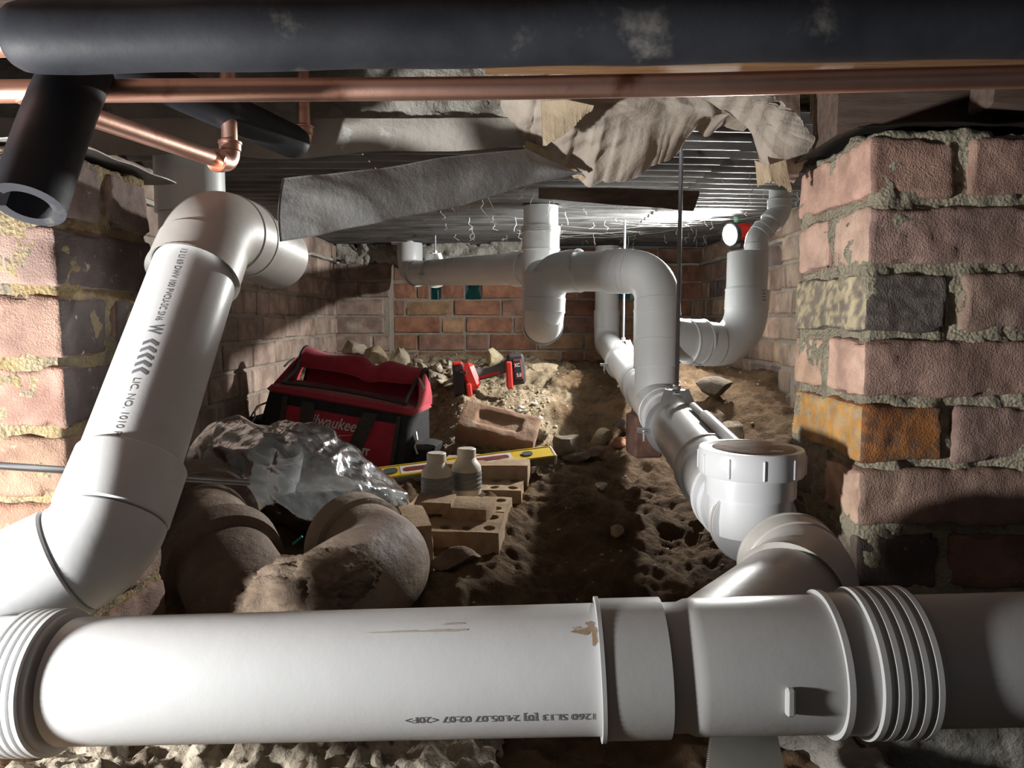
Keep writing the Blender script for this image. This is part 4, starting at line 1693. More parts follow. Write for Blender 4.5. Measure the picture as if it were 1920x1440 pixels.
# ================================================================== PLASTIC BAG WITH FITTINGS
def inflate(outline, D0, front, back, rings=46, seg=220, wr=.01, freq=9, seed=0):
    O = np.array(outline, float)
    c = O.mean(0)
    s = np.concatenate([[0], np.cumsum(np.linalg.norm(np.diff(np.vstack([O, O[:1]]), axis=0), axis=1))])
    t = np.linspace(0, s[-1], seg, endpoint=False)
    Oc = np.vstack([O, O[:1]])
    E = np.stack([np.interp(t, s, Oc[:, i]) for i in range(2)], 1)
    for _ in range(2):
        E = (np.roll(E, 1, 0) + 2 * E + np.roll(E, -1, 0)) / 4
    V, F = [], []
    for sgn, bul in ((-1, front), (1, back)):
        for r in range(rings + 1):
            if sgn == 1 and r == 0:
                continue
            q = math.cos(r / rings * math.pi / 2)
            dep = bul * math.sin(r / rings * math.pi / 2)
            for k in range(seg):
                x, y = c + (E[k] - c) * q
                V.append(U(x, y, D0 + sgn * dep))
    V = np.array(V)
    n = seg

    def ring(sgn, r):
        if r == 0:
            return 0
        return r * n if sgn == -1 else (rings + r) * n
    for sgn in (-1, 1):
        for r in range(rings):
            a, b = ring(sgn, r), ring(sgn, r + 1)
            for k in range(n):
                k2 = (k + 1) % n
                f = [a + k, a + k2, b + k2, b + k]
                F.append(f if sgn == -1 else f[::-1])
    cen = V.mean(0)
    dirv = V - cen
    dirv /= np.linalg.norm(dirv, axis=1)[:, None]
    w = -np.abs(fbm(V * freq + seed, 3)) + .2 * fbm(V * freq * 3 + seed, 3)
    rsp = np.random.RandomState(seed)
    warp = .05 * np.stack([vnoise(V * 9 + seed), vnoise(V * 9 + seed + 9), vnoise(V * 9 + seed + 20)], 1)
    for k in range(9):
        d_ = unit(rsp.randn(3) * np.array([1, .7, 1]))
        f_ = rsp.uniform(7, 18)
        tri = 1 - np.abs((((V + warp) @ d_ * f_ + rsp.rand()) % 1.0) - .5) * 2
        tri = np.clip((tri - .70) / .30, 0, 1)          # narrow raised folds
        w += tri * np.clip(vnoise(V * 8 + 17 * k) * 1.6 - .05, 0, 1) * (3.2 / f_)
    V = V + dirv * (wr * w)[:, None]
    return V, F


bag_out = [(346, 858), (366, 812), (396, 786), (440, 768), (470, 786), (500, 793), (556, 786), (606, 803), (655, 832), (704, 872), (745, 905), (772, 928),
           (782, 968), (770, 980), (742, 972), (715, 985), (660, 1000), (590, 1015), (500, 1005), (430, 975), (370, 925)]
V, F = inflate(bag_out, 1.74, .16, .12, wr=.017, freq=8, seed=4)
pb = mesh('plastic_bag', V, F, POLY, None, angle=180)
tag(pb, 'crumpled clear polythene bag full of grey pipe fittings', 'plastic bag')
# fittings inside
DKP = material('pvc_dark', (.36, .365, .37), (.42, .425, .43), 8, .4)


def open_tube(p, d, L, r, wall=.004, seg=40):
    return axial(p, d, [(0, r - wall), (0, r), (L, r), (L, r - wall), (.01, r - wall), (.01, .001)], seg, cap=False)


fi = empty('pipe_fitting', U(525, 950, 1.72), 'grey upright pipe fitting with an open mouth inside the polythene bag', 'pipe fitting')
p = U(500, 960, 1.76)
d = unit(U(520, 838, 1.70) - p)
mesh('barrel', *open_tube(p, d, np.linalg.norm(U(520, 840, 1.70) - p), .056), DKP, fi)
mesh('socket', *open_tube(p + d * .10, d, .062, .061), DKP, fi)
fi = empty('pipe_fitting', U(700, 950, 1.70), 'grey open-ended pipe fitting lying at the right end inside the bag', 'pipe fitting')
p = U(640, 960, 1.78)
d = unit(U(725, 945, 1.66) - p)
mesh('barrel', *open_tube(p, d, .14, .045), DKP, fi)
mesh('socket', *open_tube(p + d * .085, d, .055, .05), DKP, fi)
fi = empty('pipe_fitting', U(430, 900, 1.78), 'grey bend lying at the left inside the polythene bag', 'pipe fitting')
fs = fillet([U(400, 900, 1.80), U(450, 830, 1.78), U(540, 850, 1.82)], .06)
mesh('bend', *bend_shape(fs[1][1], .05, .03), DKP, fi)
fi = empty('pipe_fitting', U(570, 975, 1.66), 'dark pipe piece lying at the bottom of the polythene bag', 'pipe fitting')
mesh('barrel', *open_tube(U(500, 960, 1.72), unit(U(640, 955, 1.70) - U(500, 960, 1.72)), .19, .042), BLKP, fi)
tp = mesh('teal_strip', *cbox(U(558, 1013, 1.50), (.025, .006, .005), .001, rotm(ry=-.7)), TEAL, None)
tag(tp, 'tiny teal plastic strip between the two clay pipes', 'plastic strip')


# ================================================================== TOOL BAG
TB = empty('tool_bag', U(650, 868, 2.28), 'open red and black canvas tool bag standing on the soil heap', 'tool bag')
tbR = rotm(ry=math.radians(8.5), rz=math.radians(-9))
tb0 = U(643, 874, 2.30)


def tbw(V):
    return np.asarray(V, float) @ tbR.T + tb0


def loft(sections):
    n = len(sections[0])
    V = np.concatenate([np.asarray(s, float) for s in sections])
    F = []
    for i in range(len(sections) - 1):
        for j in range(n):
            k = (j + 1) % n
            F.append([i * n + j, i * n + k, (i + 1) * n + k, (i + 1) * n + j])
    F.append(list(range(n))[::-1])
    F.append([(len(sections) - 1) * n + j for j in range(n)])
    return V, F


def rrect(hx, hy, z, r=.03, n=5, bow=0.0):
    P = []
    for cx, cy, a0 in ((hx - r, hy - r, 0), (-hx + r, hy - r, 90), (-hx + r, -hy + r, 180), (hx - r, -hy + r, 270)):
        for k in range(n + 1):
            a = math.radians(a0 + 90 * k / n)
            P.append((cx + r * math.cos(a), cy + r * math.sin(a), z + bow * (1 - abs(cx + r * math.cos(a)) / hx)))
    return P


HW = .235
mesh('body', *((lambda VF: (tbw(VF[0]), VF[1]))(loft([rrect(HW, .115, 0), rrect(HW + .004, .120, .03), rrect(HW, .118, .12), rrect(HW - .012, .108, .213), rrect(HW - .02, .098, .217)]))), BLK, TB)


def grid_panel(x0, x1, z0, z1, y0, bow=0.004, n=14, m=8, mat=RED, name='panel', thick=.003, slant=0.0):
    P = np.zeros((n, m, 3))
    for i in range(n):
        for j in range(m):
            u, v = i / (n - 1), j / (m - 1)
            x = x0 + (x1 - x0) * u
            z = z0 + (z1 - z0) * v
            P[i, j] = (x + slant * (1 - v), y0 + .010 * v - bow * math.sin(math.pi * u) * math.sin(math.pi * v), z)
    return sheet(name, tbw(P.reshape(-1, 3)).reshape(n, m, 3), mat, TB, thick, angle=60)


grid_panel(-.165, .185, .048, .180, -.1235, mat=RED, name='front_panel')
# top rim, bulging red
mesh('red_rim', *((lambda VF: (tbw(VF[0]), VF[1]))(loft([rrect(HW - .014, .104, .205), rrect(HW - .004, .112, .215, bow=.003), rrect(HW - .012, .104, .227, bow=.006), rrect(HW - .035, .075, .231, bow=.005)]))), RED, TB)
# raised lid, folded over at its top
prf = [(.085, .22), (.098, .255), (.104, .29), (.098, .318), (.080, .336), (.055, .338), (.034, .325), (.022, .300), (.020, .282)]
P = np.zeros((40, len(prf), 3))
for i in range(40):
    u = i / 39
    x = -.195 + .40 * u
    dip = .022 * math.exp(-((u - .60) / .07) ** 2)
    for j, (y, z) in enumerate(prf):
        k = max(0, (z - .25) / .07)
        P[i, j] = (x * (1 - .02 * j / 8), y - (.018 * math.sin(u * 3.1)), z - dip * k + .006 * math.sin(u * 9 + j * .6) * k)
# resample profile
Q = np.zeros((40, 33, 3))
for i in range(40):
    for a in range(3):
        Q[i, :, a] = np.interp(np.linspace(0, len(prf) - 1, 33), np.arange(len(prf)), P[i, :, a])
for _ in range(3):
    Q[:, 1:-1] = (Q[:, :-2] + 2 * Q[:, 1:-1] + Q[:, 2:]) / 4
lid = sheet('lid', tbw(Q.reshape(-1, 3)).reshape(40, 33, 3), RED, TB, .004, angle=180)
for i in (0, 39):
    mesh('lid_binding', *sweep(tbw(Q[i]), .005, 8), BLK, lid)
# gussets at both ends
for sgn in (-1, 1):
    G = np.zeros((8, 10, 3))
    for i in range(8):
        for j in range(10):
            u, v = i / 7, j / 9
            a = np.array([sgn * (HW - .012), -.08 + .19 * u, .220])
            b = np.array([sgn * .196, .015 + .09 * u, .318 - .01 * (1 - u)])
            G[i, j] = a * (1 - v) + b * v + np.array([sgn * .008 * math.sin(math.pi * v), 0, -.012 * math.sin(math.pi * v)])
    sheet('end_gusset', tbw(G.reshape(-1, 3)).reshape(8, 10, 3), RED, TB, .003, angle=60)
    # zip tape along the gusset front edge, pull ring, pocket
    mesh('zip_tape', *sweep(tbw(np.array([(sgn * .19, -.075, .236), (sgn * .188, -.05, .250), (sgn * .186, 0, .275), (sgn * .19, .025, .305)])), .005, 8), GRYP, TB)
    mesh('clip_hook', *sweep(tbw(np.array([(sgn * .20, .01, .305), (sgn * .215, 0, .290), (sgn * .225, -.005, .275)])), .0035, 8), STEEL, TB)
    hx = .020
    mesh('side_pocket', *((lambda VF: (tbw(VF[0] + np.array([sgn * (HW + .02), 0, 0])), VF[1]))(loft([rrect(hx, .09, .01, .02), rrect(hx + .006, .095, .07, .02), rrect(hx + .010, .09, .115, .02), rrect(hx + .004, .08, .118, .02)]))), BLK, TB)
    mesh('strap_ring', *sweep(tbw(np.array([(sgn * (HW + .006), -.1, .165), (sgn * (HW + .016), -.11, .145), (sgn * (HW + .012), -.112, .125), (sgn * (HW + .022), -.11, .105)])), .003, 8), STEEL, TB)
mesh('shoulder_strap', *sweep_profile(tbw(np.array([(-.245, -.05, .165), (-.27, -.06, .15), (-.285, -.07, .11), (-.275, -.09, .06), (-.26, -.09, .02)])), [(-.002, -.014), (.002, -.014), (.002, .014), (-.002, .014)]), WEB, TB)
mesh('front_zip', *sweep(tbw(np.array([(-.19 + .39 * u, -.085 + .02 * math.sin(math.pi * u) * 0, .238 + .007 * math.sin(math.pi * u)) for u in np.linspace(0, 1, 16)])), .0048, 8), BLKP, TB)
for x0, x1, sl in ((-.105, -.065, 0.012), (.085, .128, -.055)):
    grid_panel(x0, x1, .012, .200, -.130, bow=.002, n=5, m=10, mat=WEB, name='handle_strap', slant=sl)
for x0, x1 in ((-.165, -.150), (.185, .196)):
    grid_panel(x0, x1, .01, .205, -.128, bow=.001, n=3, m=6, mat=WEB, name='webbing')


def on_panel(VF, x, z, name, mat):
    V, F = VF
    P = np.zeros_like(V)
    P[:, 0] = V[:, 0] + x
    zz_ = V[:, 1] + z
    P[:, 2] = zz_
    u = np.clip((P[:, 0] + .165) / .35, 0, 1)
    v = np.clip((zz_ - .048) / .132, 0, 1)
    P[:, 1] = -.1235 + .010 * v - .004 * np.sin(np.pi * u) * np.sin(np.pi * v) - .0024
    mesh(name, tbw(P), F, mat, TB, smooth=False)


tv, tf = text_mesh('Milwaukee', .046, .28, .0005)
tv[:, 0] *= .170 / tv[:, 0].max()
on_panel((tv, tf), -.100, .138, 'printed_logo', INKL)
on_panel(polyflat([[(0, .006), (.075, .012), (.068, .006), (.155, .026), (.082, .012), (.088, .020)]]), -.072, .106, 'printed_bolt', INKL)
tv, tf = text_mesh('PACKOUT', .026, 0, .0012)
tv[:, 0] *= .125 / tv[:, 0].max()
on_panel((tv, tf), -.005, .078, 'printed_word', INKL)

# ================================================================== CORDLESS TOOL
CT = empty('cordless_tool', U(905, 735, 2.72), 'red and black cordless tool with a battery lying on the rubble', 'power tool')
ctR = rotm(ry=math.radians(-7), rz=math.radians(4))
ct0 = U(918, 704, 2.72)


def ctw(V):
    return np.asarray(V, float) @ ctR.T + ct0


def ctbox(name, c, s, bev, mat, R=None, parent=None):
    V, F = cbox(c, s, bev, R)
    return mesh(name, ctw(V), F, mat, parent or CT)


head = ctbox('head', (-.108, 0, -.002), (.050, .07, .125), .012, BLKP, rotm(ry=.04))
ctbox('red_housing', (-.072, -.006, .006), (.058, .07, .10), .016, REDP, rotm(ry=-.25))
ctbox('red_skirt', (-.080, -.02, -.045), (.020, .06, .06), .005, REDP)
ctbox('switch', (-.094, -.037, .026), (.03, .012, .014), .004, BLKP)
ctbox('top_plate', (-.110, -.01, .058), (.036, .055, .014), .005, REDP)
mesh('handle', *sweep(ctw(np.array([(-.06, 0, .012), (-.03, 0, .008), (.01, 0, .012), (.05, 0, .022), (.075, 0, .028)])), [.026, .020, .019, .021, .025], 20), GRYP, CT)
ctbox('red_grip', (.0, -.018, .004), (.075, .008, .010), .003, REDP, rotm(ry=-.15))
bat = ctbox('battery', (.098, 0, .012), (.062, .075, .112), .010, BLKP, rotm(ry=.03))
ctbox('battery_side', (.070, -.012, -.005), (.022, .065, .10), .005, REDP, rotm(ry=.06))
ctbox('battery_label', (.104, -.038, .012), (.030, .003, .078), .001, BLKP, None, bat)
ctbox('label_frame', (.104, -.0392, .012), (.026, .002, .07), .001, REDP, None, bat)
ctbox('label_face', (.104, -.0402, .012), (.022, .002, .066), .001, BLKP, None, bat)
for s_, z in (('5.0', -.010), ('XC', .028)):
    tv, tf = text_mesh(s_, .018, 0, .0006)
    tv = tv - np.array([tv[:, 0].mean(), tv[:, 1].mean(), 0])
    V = np.zeros_like(tv)
    V[:, 0] = .104 + tv[:, 0] * .8
    V[:, 1] = -.0417
    V[:, 2] = z + tv[:, 1]
    mesh('printed_text', ctw(V), tf, WHT, bat, smooth=False)

# ================================================================== WORK LIGHT ON THE RIGHT WALL
WL = empty('work_light', U(1385, 462, 2.62), 'lit red cordless work light hung by the right wall', 'work light')
wl0 = U(1370, 440, 2.60)
wdir = unit(np.array([-.90, -.40, -.14]))
mesh('lens', *axial(wl0, wdir, [(0, .036), (.004, .036), (.006, .031), (.006, .001)], 32), emitter('lamp_led', (1, .99, .96), 60), WL)
mesh('bezel', *axial(wl0 - wdir * .012, wdir, [(0, .02), (0, .042), (.016, .042), (.016, .0365)], 32), BLKP, WL)
b_ = wl0 - wdir * .045
Rw = np.stack([wdir, unit(np.cross([0, 0, 1], wdir)), unit(np.cross(wdir, np.cross([0, 0, 1], wdir)))], 1)
mesh('red_body', *cbox(b_ + np.array([0, 0, .004]), (.07, .055, .06), .012, Rw), REDP, WL)
mesh('black_foot', *cbox(b_ + np.array([.0, 0, -.040]), (.075, .065, .026), .008, Rw), BLKP, WL)
mesh('green_tag', *cbox(b_ + np.array([-.005, 0, .055]), (.045, .02, .035), .004, Rw), material('dull_green', (.10, .22, .15), None, 8, .6), WL)
lamp('work_light_led', (wl0 + wdir * .03).tolist(), (wl0 + wdir * 1.0).tolist(), .06, 34.0, (1.0, .99, .95))

# ================================================================== LEVEL, BOTTLES, BRICKS
lv0, lv1 = U(690, 898, 1.90), U(1040, 853, 2.02)
LV = empty('spirit_level', (lv0 + lv1) / 2, 'yellow spirit level with dark red slots lying across the bricks', 'spirit level')
lx = unit(lv1 - lv0)
ln_ = np.linalg.norm(lv1 - lv0)
upv = unit(np.array([0, -.36, .93]))
upv = unit(upv - lx * upv.dot(lx))
ly = np.cross(upv, lx)
RL = np.stack([lx, ly, upv], 1)
lc = (lv0 + lv1) / 2 + ly * .02


def lbox(name, c, s, bev, mat, parent=None):
    V, F = cbox((0, 0, 0), s, bev)
    V = (V + np.array(c)) @ RL.T + lc
    return mesh(name, V, F, mat, parent or LV)


lbox('frame', (0, 0, -.013), (ln_, .052, .024), .0015, ALU)
web_ = lbox('yellow_web', (0, 0, -.0005), (ln_ - .004, .046, .003), .0006, YEL)
lbox('rail', (0, -.0245, .0), (ln_, .004, .0055), .0008, YEL)
lbox('rail', (0, .0245, .0), (ln_, .004, .0055), .0008, YEL)
lbox('end_cap', (ln_ / 2 + .001, 0, -.012), (.008, .054, .028), .002, CREAM)


def slot(cx, L_, w):
    prof = []
    for k in range(9):
        a = math.radians(90 + 180 * k / 8)
        prof.append((cx - L_ / 2 + w * math.cos(a), w * math.sin(a)))
    for k in range(9):
        a = math.radians(-90 + 180 * k / 8)
        prof.append((cx + L_ / 2 + w * math.cos(a), w * math.sin(a)))
    return prof


def lplate(name, prof, z, t, mat):
    n = len(prof)
    V = np.array([(x, y, z) for x, y in prof] + [(x, y, z + t) for x, y in prof])
    F = [list(range(n))[::-1], [n + k for k in range(n)]] + [[k, (k + 1) % n, n + (k + 1) % n, n + k] for k in range(n)]
    mesh(name, V @ RL.T + lc, F, mat, LV)


for cx in (-.105, .075):
    lplate('slot_surround', [(cx - .06, -.019), (cx + .06, -.019), (cx + .06, .019), (cx - .06, .019)], .001, .0006, CREAM)
    lplate('slot', slot(cx, .085, .0095), .0016, .0006, DRED)
lplate('vial', slot(-.19, .014, .012), .001, .003, GRYP)
lplate('vial', slot(.178, .010, .010), .001, .003, GRYP)
tv, tf = text_mesh('- + -', .016)
mesh('printed_text', (tv + np.array([.145, -.006, .0012])) @ RL.T + lc, tf, BLKP, LV, smooth=False)


def bottle(px, py, D, label, lidmat, seed):
    b = U(px, py, D)
    root = empty('plastic_bottle', b, label, 'bottle', None)
    r = .0345
    mesh('body', *axial(b, (0, 0, 1), [(0, r * .86), (.003, r * .96), (.010, r), (.060, r), (.068, r * .97), (.080, r * .74), (.088, r * .58), (.094, r * .56), (.094, .001)], 40), CREAM, root)
    prof = [(.016, r + .0004)]
    for k in range(8):
        t = .016 + k * .005
        prof += [(t, r + .0010 + .0005 * (k % 2)), (t + .0025, r + .0004)]
    prof += [(.057, r + .0003)]
    mesh('wrap_label', *axial(b, (0, 0, 1), prof, 40), LABELM, root)
    mesh('lid', *axial(b + np.array([0, 0, .091]), (0, 0, 1), [(0, r * .60), (.0, r * .64), (.017, r * .64), (.019, r * .58), (.019, .001)], 40), lidmat, root)
    return root


bottle(819, 938, 1.70, 'cream-lidded wrapped bottle standing nearer, left of its twin', CREAM, 1)
bottle(875, 927, 1.75, 'cream-lidded wrapped bottle standing just behind, right of its twin', CREAM, 2)


def perforated(L_=.23, W=.11, H=.076, nx=5, ny=2, r=.0125, n=16):
    V, F = [], []
    tx_, ty_ = L_ / nx, W / ny
    for i in range(nx):
        for j in range(ny):
            cx, cy = -L_ / 2 + tx_ * (i + .5), -W / 2 + ty_ * (j + .5)
            b = len(V)
            for k in range(n):
                a = 2 * math.pi * k / n + math.pi / n
                ca, sa = math.cos(a), math.sin(a)
                m_ = min(tx_ / 2 / max(abs(ca), 1e-6), ty_ / 2 / max(abs(sa), 1e-6))
                V.append((cx + ca * m_, cy + sa * m_, H / 2))
            # snap four near-corner points to the corners
            for sx_ in (-1, 1):
                for sy_ in (-1, 1):
                    q = min(range(n), key=lambda k: (V[b + k][0] - (cx + sx_ * tx_ / 2)) ** 2 + (V[b + k][1] - (cy + sy_ * ty_ / 2)) ** 2)
                    V[b + q] = (cx + sx_ * tx_ / 2, cy + sy_ * ty_ / 2, H / 2)
            for z, rr in ((H / 2, r), (-H / 2 + .004, r)):
                for k in range(n):
                    a = 2 * math.pi * k / n + math.pi / n
                    V.append((cx + rr * math.cos(a), cy + rr * math.sin(a), z))
            for k in range(n):
                k2 = (k + 1) % n
                F.append([b + k, b + k2, b + n + k2, b + n + k])
                F.append([b + n + k, b + n + k2, b + 2 * n + k2, b + 2 * n + k])
            F.append([b + 2 * n + k for k in range(n)])
    b = len(V)
    V += [(sx_ * L_ / 2, sy_ * W / 2, z) for z in (-H / 2, H / 2) for sx_, sy_ in ((-1, -1), (1, -1), (1, 1), (-1, 1))]
    F += [[b + 3, b + 2, b + 1, b]]
    for k in range(4):
        F.append([b + k, b + (k + 1) % 4, b + 4 + (k + 1) % 4, b + 4 + k])
    V = np.array(V)
    V = V + .0016 * np.stack([fbm(V * 30, 2), fbm(V * 30 + 5, 2), fbm(V * 30 + 9, 2)], 1)
    return V, F


PERF = perforated()


def loose_brick(kind, c, R, label, mat=PBRICK, size=(.23, .11, .076), seed=0, cat='brick', col=None):
    if kind == 'perf':
        V, F = PERF
        V = V @ R.T + c
        o = mesh('loose_brick', V, F, mat, None, angle=40)
    else:
        V, F, A, Nn = gridbox(size, .012, .004)
        V = V + Nn * (.003 * fbm(V * 18 + seed * 5, 3))[:, None]
        o = mesh('loose_brick', V @ R.T + c, F, mat, None, angle=60)
    if col:
        o.color = (*col, 1)
    return tag(o, label, cat)


loose_brick('perf', U(838, 1012, 1.56) + np.array([0, .045, -.01]), rotm(rz=-.10, rx=.12), 'perforated brick lying nearest, beside the clay pipe bend')
loose_brick('perf', U(862, 965, 1.74) + np.array([0, .02, -.014]), rotm(rz=-.16, rx=.06), 'perforated brick lying under the two bottles')
loose_brick('perf', U(895, 930, 1.88) + np.array([0, .03, -.012]), rotm(rz=-.08, rx=.08), 'perforated brick lying between the bottles and the level')
loose_brick('solid', U(912, 892, 1.97) + np.array([0, .03, .0]), rotm(rz=-.10, rx=.05), 'solid brick lying directly under the spirit level', seed=1)
loose_brick('solid', U(878, 968, 1.62) + np.array([0, .02, .012]), rotm(rz=-.25, rx=.1), 'half cream brick lying on top of the nearest perforated brick', size=(.105, .075, .03), seed=2)
loose_brick('solid', U(815, 958, 1.63) + np.array([0, .02, .012]), rotm(rz=-.1, rx=.1), 'small cream brick piece next to the half brick', size=(.085, .07, .028), seed=3)
loose_brick('solid', U(778, 1020, 1.50), rotm(rz=.25, rx=.0), 'brick standing on edge behind the clay pipe bend', size=(.05, .16, .12), seed=4)
# frogged brick tilted on the heap
FB = empty('frogged_brick', U(930, 815, 2.24), 'reddish brick with a recessed frog tilted on the soil heap', 'brick')
Rf = rotm(rx=.62, ry=.22, rz=-.12)
fc = U(934, 806, 2.20)
V, F, A, Nn = gridbox((.23, .11, .076), .006, .004)
V = V + Nn * (.003 * fbm(V * 18, 3))[:, None]
fr_ = sm(.072, .058, np.abs(V[:, 0])) * sm(.032, .020, np.abs(V[:, 1])) * (V[:, 2] > .03)
V[:, 2] -= .011 * fr_
mesh('brick_body', V @ Rf.T + fc, F, material('frog_brick', (.27, .15, .095), (.36, .23, .155), 12, .95, bump=.6, bscale=80, bdist=.005, c3=(.32, .26, .18), c3scale=20), FB, angle=60)

# ================================================================== STONES
rocks = [
    ((1065, 838, 2.02), (.085, .08, .11), (.17, .14, .10), 'grey angular stone at the right end of the spirit level', 21),
    ((1112, 848, 2.02), (.075, .07, .05), (.17, .10, .07), 'reddish brown brick fragment beside the angular stone', 22),
    ((1085, 862, 1.95), (.085, .05, .03), (.15, .11, .08), 'flat dark stone below the spirit level end', 23),
    ((1130, 822, 2.15), (.075, .06, .06), (.33, .28, .19), 'pale yellowish mortar lump right of the angular stone', 24),
    ((1160, 832, 2.15), (.055, .05, .035), (.30, .14, .08), 'small orange brick chip next to the pale lump', 25),
    ((1013, 820, 2.12), (.045, .04, .04), (.34, .29, .21), 'small pale stone behind the spirit level', 26),
    ((870, 855, 2.05), (.07, .05, .05), (.32, .26, .17), 'pale stone peeping out behind the bottles', 27),
    ((1155, 1000, 1.60), (.035, .03, .03), (.42, .33, .24), 'cream pebble in the dark trench soil', 28),
    ((1125, 912, 1.85), (.035, .03, .025), (.26, .23, .18), 'grey pebble at the head of the trench', 29),
    ((855, 1050, 1.42), (.10, .07, .05), (.22, .16, .11), 'rounded soil-covered stone in front of the bricks', 30),
    ((660, 655, 3.45), (.14, .10, .10), (.33, .28, .22), 'pale broken stone at the foot of the corner pier', 31),
    ((708, 668, 3.45), (.13, .10, .13), (.27, .21, .14), 'round brown stone behind the tool bag', 32),
    ((748, 678, 3.35), (.10, .08, .13), (.34, .30, .22), 'upright pale stone against the back wall corner', 33),
    ((928, 672, 3.55), (.09, .06, .11), (.40, .34, .22), 'yellowish stone leaning on the wall behind the power tool', 34),
    ((1018, 690, 3.40), (.16, .08, .05), (.35, .28, .19), 'flat pale slab of rubble right of the power tool', 35),
    ((1340, 735, 2.30), (.13, .10, .08), (.11, .085, .06), 'dull brown stone below the right riser bend', 36),
    ((1325, 795, 2.05), (.13, .10, .09), (.20, .15, .10), 'brown stone lump behind the inspection cap', 37),
    ((1372, 812, 1.95), (.09, .07, .06), (.26, .21, .15), 'small crumbly stone right of the long run', 38),
    ((1195, 770, 2.5), (.06, .05, .05), (.22, .17, .13), 'little stone under the far part of the long run', 39),
    ((1178, 800, 2.3), (.09, .07, .06), (.13, .10, .08), 'dark stone beside the hollow under the run', 40),
]
for c, s, col, lab, sd in rocks:
    Dh = hit(c[0], c[1] + s[2] * .30 * FPX / c[2])
    k = Dh / c[2]
    cw_ = U(c[0], c[1], Dh)
    cw_[2] = gz(cw_[0], cw_[1]) + s[2] * k * .26
    V, F = rock(cw_, np.array(s) * k, sd, 3)
    o = mesh('stone', V, F, STONE, None, angle=40)
    o.color = (*col, 1)
    tag(o, lab, 'stone')
rng = random.Random(5)
for k in range(26):
    qx, qy = rng.uniform(765, 850), rng.uniform(684, 732)
    c = U(qx, qy, min(hit(qx, qy), 3.45))
    c[2] = gz(c[0], c[1]) + .008 + rng.uniform(0, .02)
    V, F = rock(c, (rng.uniform(.03, .10), rng.uniform(.03, .07), rng.uniform(.02, .05)), 60 + k, 2, R=rotm(rng.uniform(-.5, .5), rng.uniform(-.4, .4), rng.uniform(0, 3)))
    o = mesh('rubble_chunk', V, F, STONE, None, angle=40)
    g = rng.uniform(.85, 1.15)
    o.color = (.36 * g, .31 * g, .24 * g, 1)
    tag(o, 'pale mortar chunk in the rubble heap left of the power tool', 'rubble', 'mortar chunks heaped left of the power tool')
for k in range(8):
    qx, qy = rng.uniform(940, 1015), rng.uniform(762, 812)
    c = U(qx, qy, hit(qx, qy))
    V, F = rock(c, (rng.uniform(.015, .035), .02, .014), 160 + k, 2)
    # settle it
    zc = gz(c[0], c[1])
    V[:, 2] += zc + .004 - c[2]
    o = mesh('white_chip', V, F, STONE, None, angle=40)
    o.color = (.62, .60, .53, 1)
    tag(o, 'white plaster chip scattered on the pale soil above the tilted brick', 'chip', 'white chips on the soil heap')
bst = mesh('brick_stub', *cbox(U(1207, 815, 2.0), (.075, .10, .11), .006, rotm(rz=.1)), BRICKF, None)
bst.color = (.20, .11, .085, 1)
tag(bst, 'dark red brick standing under the long run by the clip bolt', 'brick')

# scattered grit
rs = np.random.RandomState(11)
parts = []
n = 1800
px_ = np.concatenate([rs.uniform(-.45, .15, 1500), rs.uniform(-.5, .9, 300)])
py_ = np.concatenate([rs.uniform(2.0, 2.9, 1500), rs.uniform(1.1, 3.7, 300)])
pz_ = ground(px_, py_)
ico = rock((0, 0, 0), (2, 2, 2), 3, 1, .4)
Vs, Fs = [], []
base = ico[0]
for i in range(n):
    s = rs.uniform(.0018, .0075) * (1.6 if rs.rand() < .05 else 1)
    a = rs.uniform(0, 6.28)
    V = base * s * np.array([rs.uniform(.7, 1.4), rs.uniform(.7, 1.2), rs.uniform(.5, .9)])
    V = V @ rotm(rz=a).T + np.array([px_[i], py_[i], pz_[i] + s * .2])
    Fs += [[q + len(base) * i for q in f] for f in ico[1]]
    Vs.append(V)
grit = mesh('grit', np.concatenate(Vs), Fs, material('grit', (.30, .24, .16), (.46, .40, .30), 14, .95), None, angle=180)
tag(grit, 'small pale grit scattered over the soil', 'grit', None, 'stuff')

# rough concrete above the back wall
lumpy_o = lumpy('wall_top_concrete', (-.36, 3.68, .925), (1.0, .14, .09), .012, .030, 24, CONC, None, seed=9, big=.02)
tag(lumpy_o, 'lumpy concrete squeezed out on top of the back wall', 'concrete')
# pale aggregate lump and footing under the foreground drain
ag = lumpy('aggregate_lump', (-.27, .80, .10), (.50, .22, .06), .0055, .016, 45, material('aggregate', (.26, .22, .16), (.42, .37, .29), 40, .9, bump=.8, bscale=90, bdist=.01, voro=1.2, vscale=70, c3=(.16, .12, .09), c3scale=35, c3lo=.55, c3hi=.62), None, r=.02, seed=4, big=.02)
tag(ag, 'pale lump of rough aggregate concrete under the left of the foreground drain', 'concrete')
ft = lumpy('footing', (.62, .89, .10), (.40, .20, .10), .010, .006, 30, CONC, None, r=.008, seed=14)
tag(ft, 'rough concrete footing in front of the right pier under the drain', 'footing')
sl2 = lumpy('broken_edge', (.37, .80, .09), (.05, .20, .07), .008, .012, 40, CONC, None, r=.01, seed=19, R=rotm(rz=.25))
tag(sl2, 'broken concrete edge between the saw blade and the footing', 'concrete')

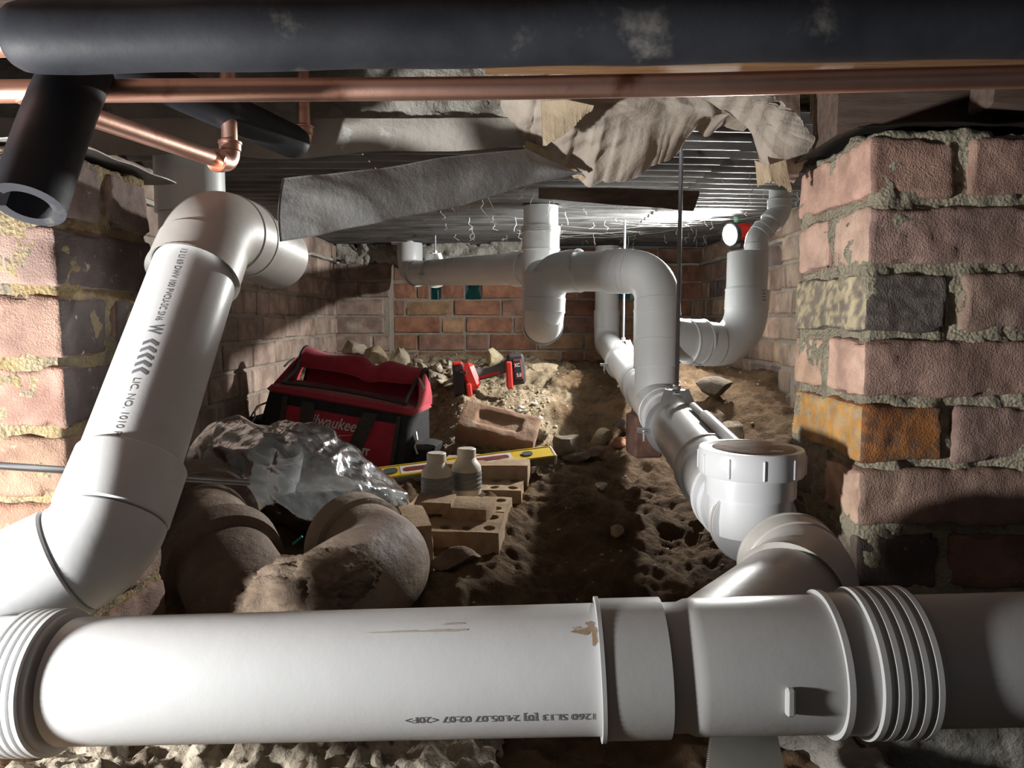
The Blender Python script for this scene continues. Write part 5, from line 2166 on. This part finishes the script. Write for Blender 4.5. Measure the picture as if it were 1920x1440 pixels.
# saw blade standing under the drain
SB = empty('saw_blade', U(1395, 1440, .74), 'grey toothed saw blade lying under the foreground drain', 'saw')
q0, q1, q2, q3 = U(1338, 1350, .815), U(1452, 1350, .815), U(1487, 1520, .70), U(1318, 1520, .70)
bl = []
nt2 = 40
for k in range(nt2):
    t = k / nt2
    a = q0 + (q3 - q0) * t
    out = unit(q0 - q1)
    bl.append(a + out * .0025)
    bl.append(q0 + (q3 - q0) * (t + .5 / nt2) - out * .001)
poly = [q1] + bl + [q3, q2]
nb = unit(np.cross(q3 - q0, q1 - q0))
if nb[2] < 0:
    nb = -nb
m_ = len(poly)
V = np.array(poly + [p_ - nb * .0014 for p_ in poly])
F = [list(range(m_)), [m_ + k for k in range(m_)][::-1]] + [[k, m_ + k, m_ + (k + 1) % m_, (k + 1) % m_] for k in range(m_)]
mesh('blade', V, F, material('saw_steel', (.30, .31, .27), (.38, .38, .34), 12, .45, .5), SB, smooth=False)

# spider threads and dust fluff under the iron sheets
rs = np.random.RandomState(21)
Vs, Fs, nn_ = [], [], 0
for k in range(90):
    x = rs.uniform(-.25, .85)
    y = rs.uniform(1.8, 3.5)
    L_ = rs.uniform(.008, .05) * (2.4 if rs.rand() < .12 else 1)
    z = .95
    pts = np.array([(x + rs.uniform(-.004, .004) * i, y, z - L_ * i / 4) for i in range(5)])
    V, F = sweep(pts, rs.uniform(.0004, .0009), 4)
    Vs.append(V)
    Fs += [[q + nn_ for q in f] for f in F]
    nn_ += len(V)
for k in range(36):
    x = rs.uniform(-.1, .5)
    y = rs.uniform(1.9, 3.2)
    d = rs.uniform(.1, .5)
    pts = np.array([(x + d * t, y + .03 * t * rs.uniform(-1, 1), .949 - .012 * math.sin(math.pi * t)) for t in np.linspace(0, 1, 7)])
    V, F = sweep(pts, .0003, 4)
    Vs.append(V)
    Fs += [[q + nn_ for q in f] for f in F]
    nn_ += len(V)
cw = mesh('cobwebs', np.concatenate(Vs), Fs, WEBM, None)
tag(cw, 'dusty white cobweb threads hanging under the corrugated iron', 'cobweb', None, 'stuff')
